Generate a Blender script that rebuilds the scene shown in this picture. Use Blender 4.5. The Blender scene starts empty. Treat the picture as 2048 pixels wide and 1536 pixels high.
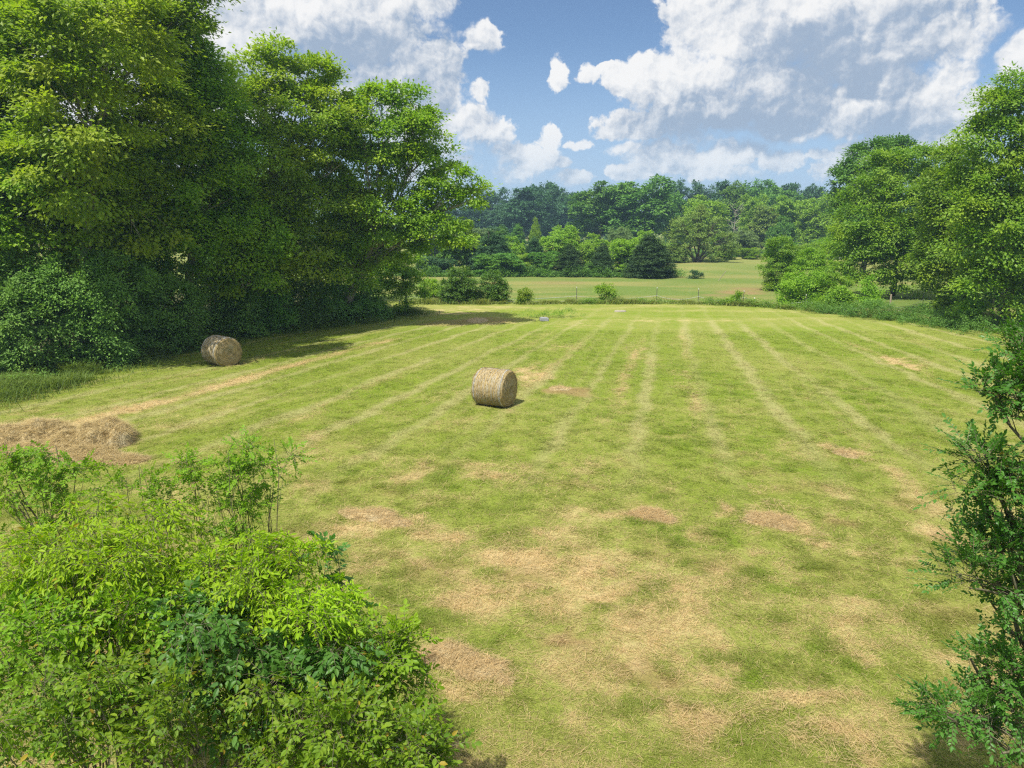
import bpy, math, random
import numpy as np
from mathutils import Vector

S = bpy.context.scene
COL = S.collection
R = math.radians
# ------------------------------------------------------------------ camera
PITCH, HEIGHT, FOC = R(12.6), 7.0, 1420.0
cd = bpy.data.cameras.new('camera'); cam = bpy.data.objects.new('camera', cd); COL.objects.link(cam)
cam.location = (0, 0, HEIGHT); cam.rotation_euler = (R(90) - PITCH, 0, 0)
cd.sensor_width = 36; cd.lens = 36 * FOC / 2048; cd.clip_start = 0.1; cd.clip_end = 5000
S.camera = cam
S.view_settings.view_transform = 'Standard'; S.view_settings.look = 'None'
S.view_settings.exposure = 0.65; S.view_settings.gamma = 1

def ray(px, py):
    """direction through a point of the 2048 x 1536 photograph"""
    a, b = (px - 1024) / FOC, (768 - py) / FOC
    c, s = math.cos(PITCH), math.sin(PITCH)
    return np.array([a, c + b * s, b * c - s])
def at(px, py, Y):
    d = ray(px, py); return np.array([0, 0, HEIGHT]) + d * (Y / d[1])
def gr(px, py):
    d = ray(px, py); t = -HEIGHT / d[2]; return np.array([d[0] * t, d[1] * t])

# ------------------------------------------------------------------ sun and sky
SUN_EL, SUN_AZ = R(61), R(-145)
sd = bpy.data.lights.new('sun', 'SUN'); sun = bpy.data.objects.new('sun', sd); COL.objects.link(sun)
sd.energy = 4.8; sd.angle = R(0.55); sd.color = (1.0, 0.95, 0.86)
to_sun = Vector((math.sin(SUN_AZ) * math.cos(SUN_EL), math.cos(SUN_AZ) * math.cos(SUN_EL), math.sin(SUN_EL)))
sun.rotation_euler = to_sun.to_track_quat('Z', 'Y').to_euler()

class NT:
    """terse node building"""
    def __init__(s, tree): s.t = tree
    def n(s, typ, **kw):
        nd = s.t.nodes.new(typ)
        for k, v in kw.items(): setattr(nd, k, v)
        return nd
    def put(s, sock, v):
        if hasattr(v, 'is_output'): s.t.links.new(v, sock)
        else: sock.default_value = v
    def m(s, op, a, b=None, c=None, clamp=False):
        nd = s.n('ShaderNodeMath', operation=op, use_clamp=clamp)
        for i, v in enumerate((a, b, c)):
            if v is not None: s.put(nd.inputs[i], v)
        return nd.outputs[0]
    def v(s, op, a, b=None, c=None):
        nd = s.n('ShaderNodeVectorMath', operation=op)
        for i, x in enumerate((a, b, c)):
            if x is not None: s.put(nd.inputs[i], x)
        return nd.outputs['Value'] if op in ('LENGTH', 'DOT_PRODUCT', 'DISTANCE') else nd.outputs[0]
    def rng(s, x, a, b, c=0.0, d=1.0, kind='SMOOTHSTEP'):
        nd = s.n('ShaderNodeMapRange', interpolation_type=kind)
        for i, q in enumerate((x, a, b, c, d)): s.put(nd.inputs[i], q)
        return nd.outputs[0]
    def mix(s, f, a, b, blend='MIX'):
        nd = s.n('ShaderNodeMix', data_type='RGBA', blend_type=blend)
        s.put(nd.inputs[0], f); s.put(nd.inputs[6], a); s.put(nd.inputs[7], b)
        return nd.outputs[2]
    def noise(s, vec, scale, detail=4, rough=0.55, dim='3D', **kw):
        nd = s.n('ShaderNodeTexNoise', noise_dimensions=dim, **kw)
        s.put(nd.inputs['Vector'], vec); nd.inputs['Scale'].default_value = scale
        nd.inputs['Detail'].default_value = detail; nd.inputs['Roughness'].default_value = rough
        return nd.outputs[0]

# cloud masses: (x, y, half width, half height, weight) in photograph pixels, turned into sky angles
CLOUDS = [
 (470,70,110,85,1.1),(560,20,190,120,1.2),(700,60,180,130,1.3),(640,170,240,110,1.0),(790,190,130,120,1.1),(820,-20,110,60,1.0),
 (880,150,62,110,1.0),(880,250,90,70,1.0),(960,262,70,52,1.0),(960,185,26,26,.55),(860,335,90,45,.6),(430,140,130,110,1),(1000,300,30,20,.5),
 (968,68,44,36,.95),(1115,150,24,40,.60),(1213,135,30,12,.36),(1180,150,30,20,.2),
 (1095,275,36,26,.85),(1165,290,32,14,.7),(1120,326,26,16,.7),(1060,315,70,36,.9),(1040,345,60,26,.6),(1140,358,44,18,.62),(925,318,22,12,.45),
 (1262,160,62,36,.85),(1290,130,30,30,.6),(1275,250,80,38,.95),(1235,265,45,22,.6),(1375,180,130,95,1.3),(1420,75,110,100,1.2),(1500,40,190,120,1.4),(1440,215,160,85,1.1),
 (1690,60,260,140,1.45),(1570,170,180,110,1.2),(1830,60,170,110,1.3),(1750,190,200,80,1.1),(1930,60,75,75,.9),(1960,30,55,60,.7),(1600,240,220,50,.95),(1900,150,60,60,.6),
 (1330,305,90,36,.95),(1400,325,150,30,.85),(1250,298,40,18,.6),(1480,300,90,34,.85),(1550,318,60,30,.65),(1270,345,60,24,.55),(1430,345,120,20,.55),
 (1690,225,70,36,.95),(1640,310,40,14,.45),(1700,325,70,44,.7),(1780,290,70,60,.85),(1880,245,110,70,1.0),(1950,200,60,40,.8),(1660,345,40,26,.5),
 (2035,120,44,50,1.0),(2080,90,60,70,1.1),(200,200,260,160,.8),(60,380,200,90,.7),(300,330,200,80,.6),
]
W = bpy.data.worlds.new('World'); S.world = W; W.use_nodes = True
wt = W.node_tree; wt.nodes.clear(); N = NT(wt)

def angles(px, py):
    d = ray(px, py); return math.degrees(math.atan2(d[0], d[1])), math.degrees(math.atan2(d[2], math.hypot(d[0], d[1])))

THICK = [(780,120,150,70,1),(650,190,120,50,.7),(560,60,60,30,.5),(850,210,40,60,.6),(1700,105,200,70,1.2),(1500,235,190,50,1.0),(1660,170,150,45,.9),(1850,70,120,60,.8),(1420,240,150,34,1.0),(1330,250,80,22,.6),(1560,120,70,60,.5),(1950,60,60,50,.5),(700,140,160,60,.9),(450,180,120,40,.7),(870,120,30,50,.3),(1600,270,260,34,.9),(1790,250,110,50,.8),(960,300,60,26,.6),(400,150,90,50,.8)]
def mass_group(blobs, grow, lo, hi):
    g = bpy.data.node_groups.new('cloud_mass', 'ShaderNodeTree')
    g.interface.new_socket('p', in_out='INPUT', socket_type='NodeSocketVector')
    g.interface.new_socket('mass', in_out='OUTPUT', socket_type='NodeSocketFloat')
    G = NT(g); gi = G.n('NodeGroupInput'); go = G.n('NodeGroupOutput'); p = gi.outputs[0]
    acc = None
    for (x, y, rx, ry, w) in blobs:
        u, v = angles(x, y); ru = abs(angles(x + rx, y)[0] - u); rv = abs(angles(x, y - ry)[1] - v)
        ru *= grow; rv *= grow
        q = G.v('MULTIPLY_ADD', p, (1 / ru, 1 / rv, 0), (-u / ru, -v / rv, 0))
        val = G.m('MULTIPLY_ADD', G.v('DOT_PRODUCT', q, q), -w, w)
        acc = val if acc is None else G.m('MAXIMUM', acc, val)
    mass = G.m('MINIMUM', G.m('MAXIMUM', acc, lo), hi)
    g.links.new(mass, go.inputs[0])
    return g
CLOUDS = [(x, y, rx, ry, w if w > 1 else w + .5 * (1.05 - w)) for (x, y, rx, ry, w) in CLOUDS]
mg = mass_group(CLOUDS, 1.12, -1.0, 1.15); tg = mass_group(THICK, 1.5, 0.0, 1.0)
def mass_at(p, g=None):
    nd = N.n('ShaderNodeGroup', node_tree=g or mg); N.put(nd.inputs[0], p); return nd.outputs[0]
def billow(p, detail):
    vo = N.n('ShaderNodeTexVoronoi', voronoi_dimensions='2D', feature='F1', normalize=True); N.put(vo.inputs['Vector'], p)
    vo.inputs['Scale'].default_value = 0.45; vo.inputs['Detail'].default_value = detail; vo.inputs['Roughness'].default_value = .55; vo.inputs['Lacunarity'].default_value = 2.3
    n = N.noise(p, 0.40, 4, 0.55, '2D')
    return N.m('MULTIPLY_ADD', n, 1.1, N.m('MULTIPLY_ADD', vo.outputs['Distance'], -1.25, 0.36))

sky = N.n('ShaderNodeTexSky', sky_type='NISHITA', sun_disc=False, sun_elevation=SUN_EL, sun_rotation=SUN_AZ % (2 * math.pi),
          altitude=100, air_density=1.0, dust_density=0.6, ozone_density=3.0)
tc = N.n('ShaderNodeTexCoord')
sx = N.n('ShaderNodeSeparateXYZ'); N.put(sx.inputs[0], tc.outputs['Generated'])
X, Y, Z = sx.outputs
az = N.m('DEGREES', N.m('ARCTAN2', X, Y))
el = N.m('DEGREES', N.m('ARCSINE', Z))
clear = N.mix(N.rng(el, 0.0, 14.0, 0.75, 0.0), sky.outputs[0], (4.15, 5.35, 7.2, 1))
clear = N.mix(1.0, clear, (0.76, 0.81, 0.88, 1), 'MULTIPLY')
cp = N.n('ShaderNodeCombineXYZ'); N.put(cp.inputs[0], az); N.put(cp.inputs[1], el); p = cp.outputs[0]
wn = N.n('ShaderNodeTexNoise', noise_dimensions='2D'); N.put(wn.inputs['Vector'], p)
wn.inputs['Scale'].default_value = 0.30; wn.inputs['Detail'].default_value = 4; wn.inputs['Roughness'].default_value = .6
wv = N.v('SUBTRACT', wn.outputs['Color'], (.5, .5, .5))
pm = N.v('MULTIPLY_ADD', wv, (2.2, 1.5, 0), p)                 # no outline stays an ellipse
pb = N.v('MULTIPLY_ADD', wv, (1.6, 1.6, 0), p)
m0 = mass_at(pm)
b0 = billow(pb, 3); b1 = billow(N.v('ADD', pb, (-0.34, 0.52, 0)), 3)
fine = N.noise(p, 1.4, 6, .62, '2D'); fine1 = N.noise(N.v('ADD', p, (-0.14, 0.24, 0)), 1.4, 3, .6, '2D')
low = N.noise(p, 0.13, 2, .5, '2D')
d0 = N.m('MULTIPLY_ADD', b0, 1.0, N.m('MULTIPLY_ADD', fine, 0.75, N.m('SUBTRACT', m0, 1.02)))
m2 = mass_at(N.v('ADD', pm, (-0.9, 1.7, 0)))
soft = N.rng(N.m('ADD', low, N.m('MULTIPLY', N.m('SUBTRACT', m2, m0), .30)), .42, .68, .30, .85)    # undersides fray, sunlit tops stay crisp
alpha = N.rng(d0, -0.04, soft)
shade = N.m('MULTIPLY', N.m('SUBTRACT', b1, b0), 1.15)           # cloud rising towards the sun shades this point
shade = N.m('MULTIPLY_ADD', N.m('SUBTRACT', fine1, fine), 0.55, shade)
shade = N.m('MULTIPLY_ADD', N.m('SUBTRACT', m2, m0), 0.28, shade)
thick = N.m('MULTIPLY', N.rng(mass_at(pm, tg), 0.02, 0.85), N.rng(b0, -0.05, 0.5, 1.0, 0.50))
shade = N.m('MULTIPLY_ADD', thick, 1.25, shade)
shade = N.m('MULTIPLY_ADD', N.m('SUBTRACT', N.noise(pb, 0.22, 3, .55, '2D'), .5), 1.5, shade)      # towers in front of one another
shade = N.rng(shade, -0.50, 0.92)
ramp = N.mix(shade, (7.2, 7.15, 7.1, 1), (2.75, 3.45, 4.5, 1))
hz = N.mix(N.rng(el, 0.0, 9.0, 0.45, 1.0), clear, ramp)
allc = N.mix(N.m('MULTIPLY', alpha, 0.97), clear, hz)
# unseen sky overhead and behind: broken bright cumulus added for fill light
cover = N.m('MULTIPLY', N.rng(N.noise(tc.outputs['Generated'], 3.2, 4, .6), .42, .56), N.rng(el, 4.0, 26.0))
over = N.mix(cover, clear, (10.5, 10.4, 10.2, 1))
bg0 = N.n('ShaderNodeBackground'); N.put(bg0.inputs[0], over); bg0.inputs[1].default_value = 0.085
bg1 = N.n('ShaderNodeBackground'); N.put(bg1.inputs[0], allc); bg1.inputs[1].default_value = 0.085
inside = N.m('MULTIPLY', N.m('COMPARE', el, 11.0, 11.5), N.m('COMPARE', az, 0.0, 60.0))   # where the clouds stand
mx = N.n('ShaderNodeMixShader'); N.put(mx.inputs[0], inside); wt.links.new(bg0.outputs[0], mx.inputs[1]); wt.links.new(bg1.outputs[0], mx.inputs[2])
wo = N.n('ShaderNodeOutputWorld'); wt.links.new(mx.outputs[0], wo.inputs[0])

S.render.engine = 'CYCLES'
cy = S.cycles
cy.pixel_filter_type = 'BLACKMAN_HARRIS'; cy.filter_width = 1.25
cy.use_denoising = False
cy.max_bounces = 10; cy.diffuse_bounces = 5; cy.glossy_bounces = 2; cy.transmission_bounces = 8; cy.transparent_max_bounces = 4
cy.volume_bounces = 0; cy.caustics_reflective = False; cy.caustics_refractive = False
cy.sample_clamp_indirect = 1.2

# ------------------------------------------------------------------ numpy helpers
def hash2(ix, iy, seed):
    h = (ix.astype(np.int64) * 374761393 + iy.astype(np.int64) * 668265263 + seed * 1442695041) & 0xFFFFFFFF
    h = ((h ^ (h >> 13)) * 1274126177) & 0xFFFFFFFF
    return ((h ^ (h >> 16)) & 0xFFFF) / 65535.0
def vnoise(x, y, seed=0):
    x = np.asarray(x, float); y = np.asarray(y, float)
    ix, iy = np.floor(x), np.floor(y); fx, fy = x - ix, y - iy
    fx = fx * fx * (3 - 2 * fx); fy = fy * fy * (3 - 2 * fy)
    a, b = hash2(ix, iy, seed), hash2(ix + 1, iy, seed); c, d = hash2(ix, iy + 1, seed), hash2(ix + 1, iy + 1, seed)
    return (a * (1 - fx) + b * fx) * (1 - fy) + (c * (1 - fx) + d * fx) * fy
def fbm(x, y, octv=4, seed=0, gain=.5):
    t, a, n = 0, 1, 0
    for o in range(octv):
        t = t + a * vnoise(x * 2 ** o + 17.3 * o, y * 2 ** o - 9.1 * o, seed + o); n += a; a *= gain
    return t / n
def sstep(a, b, x):
    t = np.clip((x - a) / (b - a), 0, 1); return t * t * (3 - 2 * t)
def unit(v):
    return v / np.maximum(np.linalg.norm(v, axis=-1, keepdims=True), 1e-9)

def fmesh(name, parts, mat, parent=None, smooth=False, col=None):
    """parts: list of (verts (n,3), faces (m,k), more faces ...); all joined into one mesh object"""
    Vs, loops, sizes, off = [], [], [], 0
    for V, *Fs in parts:
        V = np.asarray(V, np.float32).reshape(-1, 3)
        for F in Fs:
            F = np.asarray(F, np.int64)
            if len(F): loops.append((F + off).ravel()); sizes.append(np.full(len(F), F.shape[1]))
        Vs.append(V); off += len(V)
    V = np.concatenate(Vs); lp = np.concatenate(loops).astype(np.int32); sz = np.concatenate(sizes).astype(np.int32)
    me = bpy.data.meshes.new(name)
    me.vertices.add(len(V)); me.vertices.foreach_set('co', V.ravel())
    me.loops.add(len(lp)); me.loops.foreach_set('vertex_index', lp)
    me.polygons.add(len(sz)); st = np.zeros(len(sz), np.int32); st[1:] = np.cumsum(sz)[:-1]
    me.polygons.foreach_set('loop_start', st)
    me.update(calc_edges=True)
    if smooth: me.polygons.foreach_set('use_smooth', np.ones(len(sz), bool))
    else: me.polygons.foreach_set('use_smooth', np.zeros(len(sz), bool))
    if col is not None:
        a = me.color_attributes.new('tint', 'FLOAT_COLOR', 'POINT')
        c4 = np.ones((len(V), 4), np.float32); c4[:, :3] = col; a.data.foreach_set('color', c4.ravel())
    for m in (mat if isinstance(mat, (list, tuple)) else [mat]): me.materials.append(m)
    o = bpy.data.objects.new(name, me); COL.objects.link(o)
    if parent is not None: o.parent = parent
    return o
def tag(o, label=None, cat=None, group=None, kind=None):
    if label: o['label'] = label
    if cat: o['category'] = cat
    if group: o['group'] = group
    if kind: o['kind'] = kind
    return o
def empty(name, loc, label, cat, group=None):
    o = bpy.data.objects.new(name, None); COL.objects.link(o); o.location = loc; o.empty_display_size = .2
    return tag(o, label, cat, group)

def tubes(P, r, sides=5):
    """P (n,k,3) polylines, r (n,k) radii"""
    P = np.asarray(P, float); r = np.asarray(r, float); n, k, _ = P.shape
    T = unit(np.gradient(P, axis=1)); ref = np.where(np.abs(T[..., 2:3]) > .9, np.array([1., 0, 0]), np.array([0, 0, 1.]))
    U = unit(np.cross(T, ref)); Vv = np.cross(T, U); a = np.arange(sides) * 2 * np.pi / sides
    ring = P[:, :, None] + r[:, :, None, None] * (np.cos(a)[:, None] * U[:, :, None] + np.sin(a)[:, None] * Vv[:, :, None])
    V = ring.reshape(-1, 3)
    i = np.arange(n)[:, None, None]; j = np.arange(k - 1)[None, :, None]; s = np.arange(sides)[None, None, :]; s2 = (s + 1) % sides
    b = i * k * sides
    F = np.stack([b + j * sides + s, b + j * sides + s2, b + (j + 1) * sides + s2, b + (j + 1) * sides + s], -1).reshape(-1, 4)
    return V, F
def bez(p0, p1, p2, k=6):
    t = np.linspace(0, 1, k)[None, :, None]
    return (1 - t) ** 2 * p0[:, None] + 2 * t * (1 - t) * p1[:, None] + t * t * p2[:, None]

# leaf outlines: (along, across, up)
LEAF_FAR = (np.array([(0, 0, 0), (.45, .5, .07), (1, 0, -.05), (.45, -.5, .07)]), [(0, 1, 2), (0, 2, 3)])
LEAF_NEAR = (np.array([(0, 0, 0), (.22, .38, .05), (.58, .46, .05), (1, 0, -.12), (.58, -.46, .05), (.22, -.38, .05), (.25, 0, 0), (.6, 0, -.02)]),
             [(0, 6, 1), (1, 6, 7), (1, 7, 2), (2, 7, 3), (0, 5, 6), (5, 7, 6), (5, 4, 7), (4, 3, 7)])
def leaf_mesh(P, A, Nn, L, Wd, tpl):
    v, f = tpl; A = unit(A); B = unit(np.cross(Nn, A)); Nn = np.cross(A, B)
    L = np.asarray(L)[:, None, None]; Wd = np.asarray(Wd)[:, None, None]
    V = P[:, None] + A[:, None] * v[None, :, 0:1] * L + B[:, None] * v[None, :, 1:2] * Wd + Nn[:, None] * v[None, :, 2:3] * L
    F = (np.arange(len(P))[:, None, None] * len(v) + np.array(f)[None]).reshape(-1, len(f[0]))
    return V.reshape(-1, 3), F
def blade_mesh(P, A, bend, L, Wd, rng):
    """curved two-segment grass blades growing from P along A, bending towards bend"""
    A = unit(A); side = unit(np.cross(A, unit(bend) + 1e-4)); L = L[:, None]; Wd = Wd[:, None]
    p1 = P + A * L * .55 + bend * L * .10; p2 = P + A * L * .9 + bend * L * .45
    V = np.stack([P - side * Wd * .5, P + side * Wd * .5, p1 - side * Wd * .42, p1 + side * Wd * .42, p2], 1)
    i = np.arange(len(P))[:, None] * 5
    return V.reshape(-1, 3), i + np.array([[0, 1, 3, 2]]), i + np.array([[2, 3, 4]])

# ------------------------------------------------------------------ materials
def newmat(name):
    m = bpy.data.materials.new(name); m.use_nodes = True; m.node_tree.nodes.clear()
    return m, NT(m.node_tree)
def out(T, sh):
    o = T.n('ShaderNodeOutputMaterial'); T.t.links.new(sh, o.inputs[0])
def pbsdf(T, col, rough=.6, spec=.3, normal=None):
    b = T.n('ShaderNodeBsdfPrincipled'); T.put(b.inputs['Base Color'], col); T.put(b.inputs['Roughness'], rough)
    T.put(b.inputs['Specular IOR Level'], spec)
    if normal is not None: T.put(b.inputs['Normal'], normal)
    return b.outputs[0]
def bump(T, h, strength=.5, dist=.02):
    b = T.n('ShaderNodeBump'); T.put(b.inputs['Height'], h); b.inputs['Strength'].default_value = strength; b.inputs['Distance'].default_value = dist
    return b.outputs[0]
def leafmat(name, a, b, c, trans=.42, rough=.5, spec=.35, scale=.35, rare=None):
    """a, b: leaf to leaf range; c: the colour of whole sprays here and there; rare: odd coloured leaves"""
    m, T = newmat(name)
    g = T.n('ShaderNodeNewGeometry'); rp = g.outputs['Random Per Island']
    tcn = T.n('ShaderNodeTexCoord'); oi = T.n('ShaderNodeObjectInfo')
    col = T.mix(rp, (*a, 1), (*b, 1))
    nz = T.noise(T.v('ADD', tcn.outputs['Object'], oi.outputs['Location']), scale, 3, .6)
    col = T.mix(T.rng(nz, .46, .66), col, (*c, 1))
    if rare: col = T.mix(T.m('GREATER_THAN', T.m('FRACT', T.m('MULTIPLY', rp, 37.7)), 1 - rare[1]), col, (*rare[0], 1))
    hs = T.n('ShaderNodeHueSaturation'); T.put(hs.inputs['Color'], col)
    T.put(hs.inputs['Hue'], T.m('MULTIPLY_ADD', oi.outputs['Random'], .016, .492)); T.put(hs.inputs['Value'], T.m('MULTIPLY_ADD', oi.outputs['Random'], .22, .89))
    col = hs.outputs[0]
    pb = pbsdf(T, col, rough, spec)
    tr = T.n('ShaderNodeBsdfTranslucent'); T.put(tr.inputs[0], T.mix(1.0, col, (1.20, 1.32, .50, 1), 'MULTIPLY'))
    ms = T.n('ShaderNodeMixShader'); ms.inputs[0].default_value = trans
    T.t.links.new(pb, ms.inputs[1]); T.t.links.new(tr.outputs[0], ms.inputs[2]); out(T, ms.outputs[0])
    return m
def barkmat(name, a, b):
    m, T = newmat(name); tcn = T.n('ShaderNodeTexCoord')
    mp = T.n('ShaderNodeMapping'); T.put(mp.inputs[0], tcn.outputs['Object']); mp.inputs['Scale'].default_value = (6, 6, 1.2)
    nz = T.noise(mp.outputs[0], 2.2, 6, .65)
    out(T, pbsdf(T, T.mix(T.rng(nz, .35, .65), (*a, 1), (*b, 1)), .9, .1, bump(T, nz, .7, .03)))
    return m
M = {}
M['left'] = leafmat('leaf_left_wood', (.15, .30, .022), (.25, .42, .028), (.30, .44, .026), .45)
M['left_warm'] = leafmat('leaf_left_warm', (.18, .32, .020), (.28, .40, .026), (.32, .42, .026), .48)
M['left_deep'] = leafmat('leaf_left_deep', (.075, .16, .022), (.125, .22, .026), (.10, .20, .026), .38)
M['privet'] = leafmat('leaf_privet', (.12, .25, .050), (.19, .34, .072), (.18, .33, .052), .36, .6, .2, 1.0)
M['privet_light'] = leafmat('leaf_privet_light', (0.1105, 0.2145, 0.039), (0.169, 0.286, 0.052), (0.156, 0.26, 0.039), .38, .45, .4, 1.0)
M['right'] = leafmat('leaf_right_wood', (.12, .25, .018), (.20, .32, .022), (.24, .35, .022), .42)
M['right_deep'] = leafmat('leaf_right_deep', (.065, .17, .022), (.11, .23, .028), (.13, .25, .028), .36)
M['lime'] = leafmat('leaf_lime_shrub', (.16, .31, .020), (.24, .39, .028), (.23, .38, .024), .42, .5, .3, .6)
M['far'] = leafmat('leaf_far', (.075, .185, .030), (.12, .25, .038), (.13, .25, .034), .3, .6, .2, .12)
M['far_light'] = leafmat('leaf_far_light', (.17, .31, .032), (.25, .38, .038), (.22, .36, .034), .35, .6, .2, .15)
M['far_dark'] = leafmat('leaf_far_dark', (.045, .115, .050), (.07, .155, .06), (.065, .15, .05), .25, .6, .2, .12)
M['grey_green'] = leafmat('leaf_grey_green', (.13, .20, .075), (.19, .26, .10), (.15, .23, .07), .32, .6, .2, .2)
M['olive'] = leafmat('leaf_olive', (.15, .24, .045), (.21, .30, .06), (.19, .26, .06), .32, .6, .2, .3)
M['cedar'] = leafmat('leaf_cedar', (0.0364, 0.0868, 0.0308), (0.07, 0.133, 0.042), (0.056, 0.112, 0.0308), .15, .7, .15, .5)
M['near_lime'] = leafmat('leaf_near_lime', (.20, .345, .012), (.315, .445, .015), (.285, .43, .014), .48, .5, .22, 1.6, ((.30, .25, .02), .012))
M['near_mid'] = leafmat('leaf_near_mid', (.125, .275, .015), (.205, .365, .018), (.215, .365, .016), .45, .5, .24, 1.6, ((.30, .24, .03), .006))
M['near_dark'] = leafmat('leaf_near_dark', (.055, .150, .022), (.095, .21, .030), (.08, .19, .024), .38, .45, .3, 1.6)
M['bramble'] = leafmat('leaf_bramble', (.085, .18, .014), (.20, .30, .018), (.15, .26, .016), .42, .5, .24, 1.2, ((.34, .26, .03), .02))
M['elm'] = leafmat('leaf_elm', (.050, .145, .020), (.085, .205, .026), (.075, .185, .022), .40, .42, .34, 1.5, ((.20, .18, .02), .004))
M['weed'] = leafmat('leaf_weed', (.115, .22, .03), (.19, .30, .038), (.18, .30, .034), .38, .5, .3, .8)
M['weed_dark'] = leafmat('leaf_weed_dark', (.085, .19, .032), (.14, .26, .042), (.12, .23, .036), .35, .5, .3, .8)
M['bark'] = barkmat('bark_grey', (.16, .13, .10), (.32, .28, .22))
M['bark_dark'] = barkmat('bark_dark', (.06, .05, .038), (.14, .115, .09))
M['bark_pale'] = barkmat('bark_pale', (.20, .18, .145), (.36, .33, .28))
M['twig'] = barkmat('bark_twig', (.09, .085, .05), (.19, .17, .11))

# ------------------------------------------------------------------ the lie of the land
FENCE = np.array([(-60, 68), (-12, 66), (6, 66.3), (14, 66), (19, 64.8), (25, 61), (29, 54.5), (32, 47.5), (36, 42), (50, 34), (80, 22)], float)
EDGE = np.array([(0, -27.5), (24, -23.5), (29.2, -21.4), (34, -20.1), (42, -18.6), (48.3, -15.4), (53.5, -10.2), (58, -7.6), (62, -8.5), (70, -14)], float)
def fence_y(x): return np.interp(x, FENCE[:, 0], FENCE[:, 1])
def edge_x(y): return np.interp(y, EDGE[:, 0], EDGE[:, 1])
def ground_z(x, y):
    x = np.asarray(x, float); y = np.asarray(y, float)
    z = .16 * (fbm(x / 9, y / 9, 2, 3) - .5) + .06 * (fbm(x / 1.3, y / 1.3, 2, 5) - .5)
    far = sstep(90, 260, y); z = z + far * 1.6 * (fbm(x / 90, y / 90, 2, 8) - .5)
    return z
def row(x, y):                                        # which mown row a point belongs to
    return (x - (y - 35) * .30) / (1 - .0105 * (y - 35))

# dry patches: (px, py, half width px, half height px, strength), laid where the hay was left lying
PATCH = [(1540,1035,75,26,1.0),(1510,985,60,16,.6),(1300,1030,55,24,.9),(760,1032,80,16,1.0),(860,1060,90,18,.6),(960,1330,120,45,1.0),(930,1400,90,40,.7),
 (1060,1100,130,40,.7),(1190,1130,130,30,.8),(1250,1170,80,24,.6),(1690,905,35,26,.9),(1660,880,26,14,.6),(1520,1420,170,40,.8),(1640,1490,140,40,1.0),(1430,1340,80,26,.5),(1420,1020,22,22,.8),
 (840,940,30,26,.7),(980,945,90,30,.6),(1080,960,60,30,.5),(620,870,70,16,.5),(580,900,60,14,.4),(1060,745,30,20,1.0),(1040,760,22,10,.8),(1120,695,26,8,.8),(1345,750,14,40,.7),(1280,710,16,30,.6),
 (1800,720,60,14,.9),(1850,738,30,8,.6),(200,905,80,20,1.0),(250,925,60,14,.8),(60,850,80,16,.6),(330,960,60,26,.4),(1930,1075,40,16,.7),(1740,1090,70,16,.4),(1610,1075,40,14,.5),
 (1330,1160,90,20,.6),(1700,1310,90,24,.6),(1180,960,60,26,.4),(1000,1180,120,40,.6),(1740,1500,90,26,.6),(820,1050,60,20,.6),(1440,1470,60,40,.5),(1000,640,80,12,.7),(900,625,120,9,.8),(1150,650,80,8,.6),(1350,640,120,6,.5),(1600,650,120,6,.4)]
SOILP = [(1140,782,50,11,1.0),(1155,1290,40,26,.9),(1280,1360,80,26,.7),(1420,1420,70,20,.5),(1040,1150,50,16,.5),(970,640,60,8,.8),(900,645,60,8,.7),(1690,1060,50,10,.6),(1050,1140,60,14,.6),(1220,1240,60,14,.4),(1920,1075,30,12,.5),(1960,1340,50,14,.5),(1500,610,60,3,.5)]
LUSHP = [(900,960,180,40,.5),(1400,870,130,60,.5),(1560,900,160,60,.5),(1450,1090,160,40,.8),(1560,1150,150,36,.8),(1290,1060,60,20,.6),(1560,1330,170,50,.9),(1430,1290,90,30,.9),(1640,1290,120,40,.6),(700,960,120,30,.6),(1180,1230,50,20,.5),(1240,1400,60,30,.6),(1210,1430,60,50,.6),(1330,1440,60,40,.5),(1700,780,200,40,.5),(1420,760,120,40,.4),(1200,720,60,20,.6),(1040,700,50,16,.6),(800,1170,70,50,.6),(860,1240,60,40,.5),(1080,1270,50,40,.5)]
def blobsum(L, x, y):
    s = np.zeros_like(x)
    for (px, py, rx, ry, w) in L:
        c = gr(px, py); e = gr(px + rx, py); n = gr(px, py - ry); m = gr(px, py + ry)
        ru = max(e[0] - c[0], .2); rv = max((n[1] - m[1]) / 2, .25)
        d = ((x - c[0]) / ru) ** 2 + ((y - c[1]) / rv) ** 2
        s = np.maximum(s, w * np.clip(1.25 - d, 0, 1))
    return s
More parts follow.
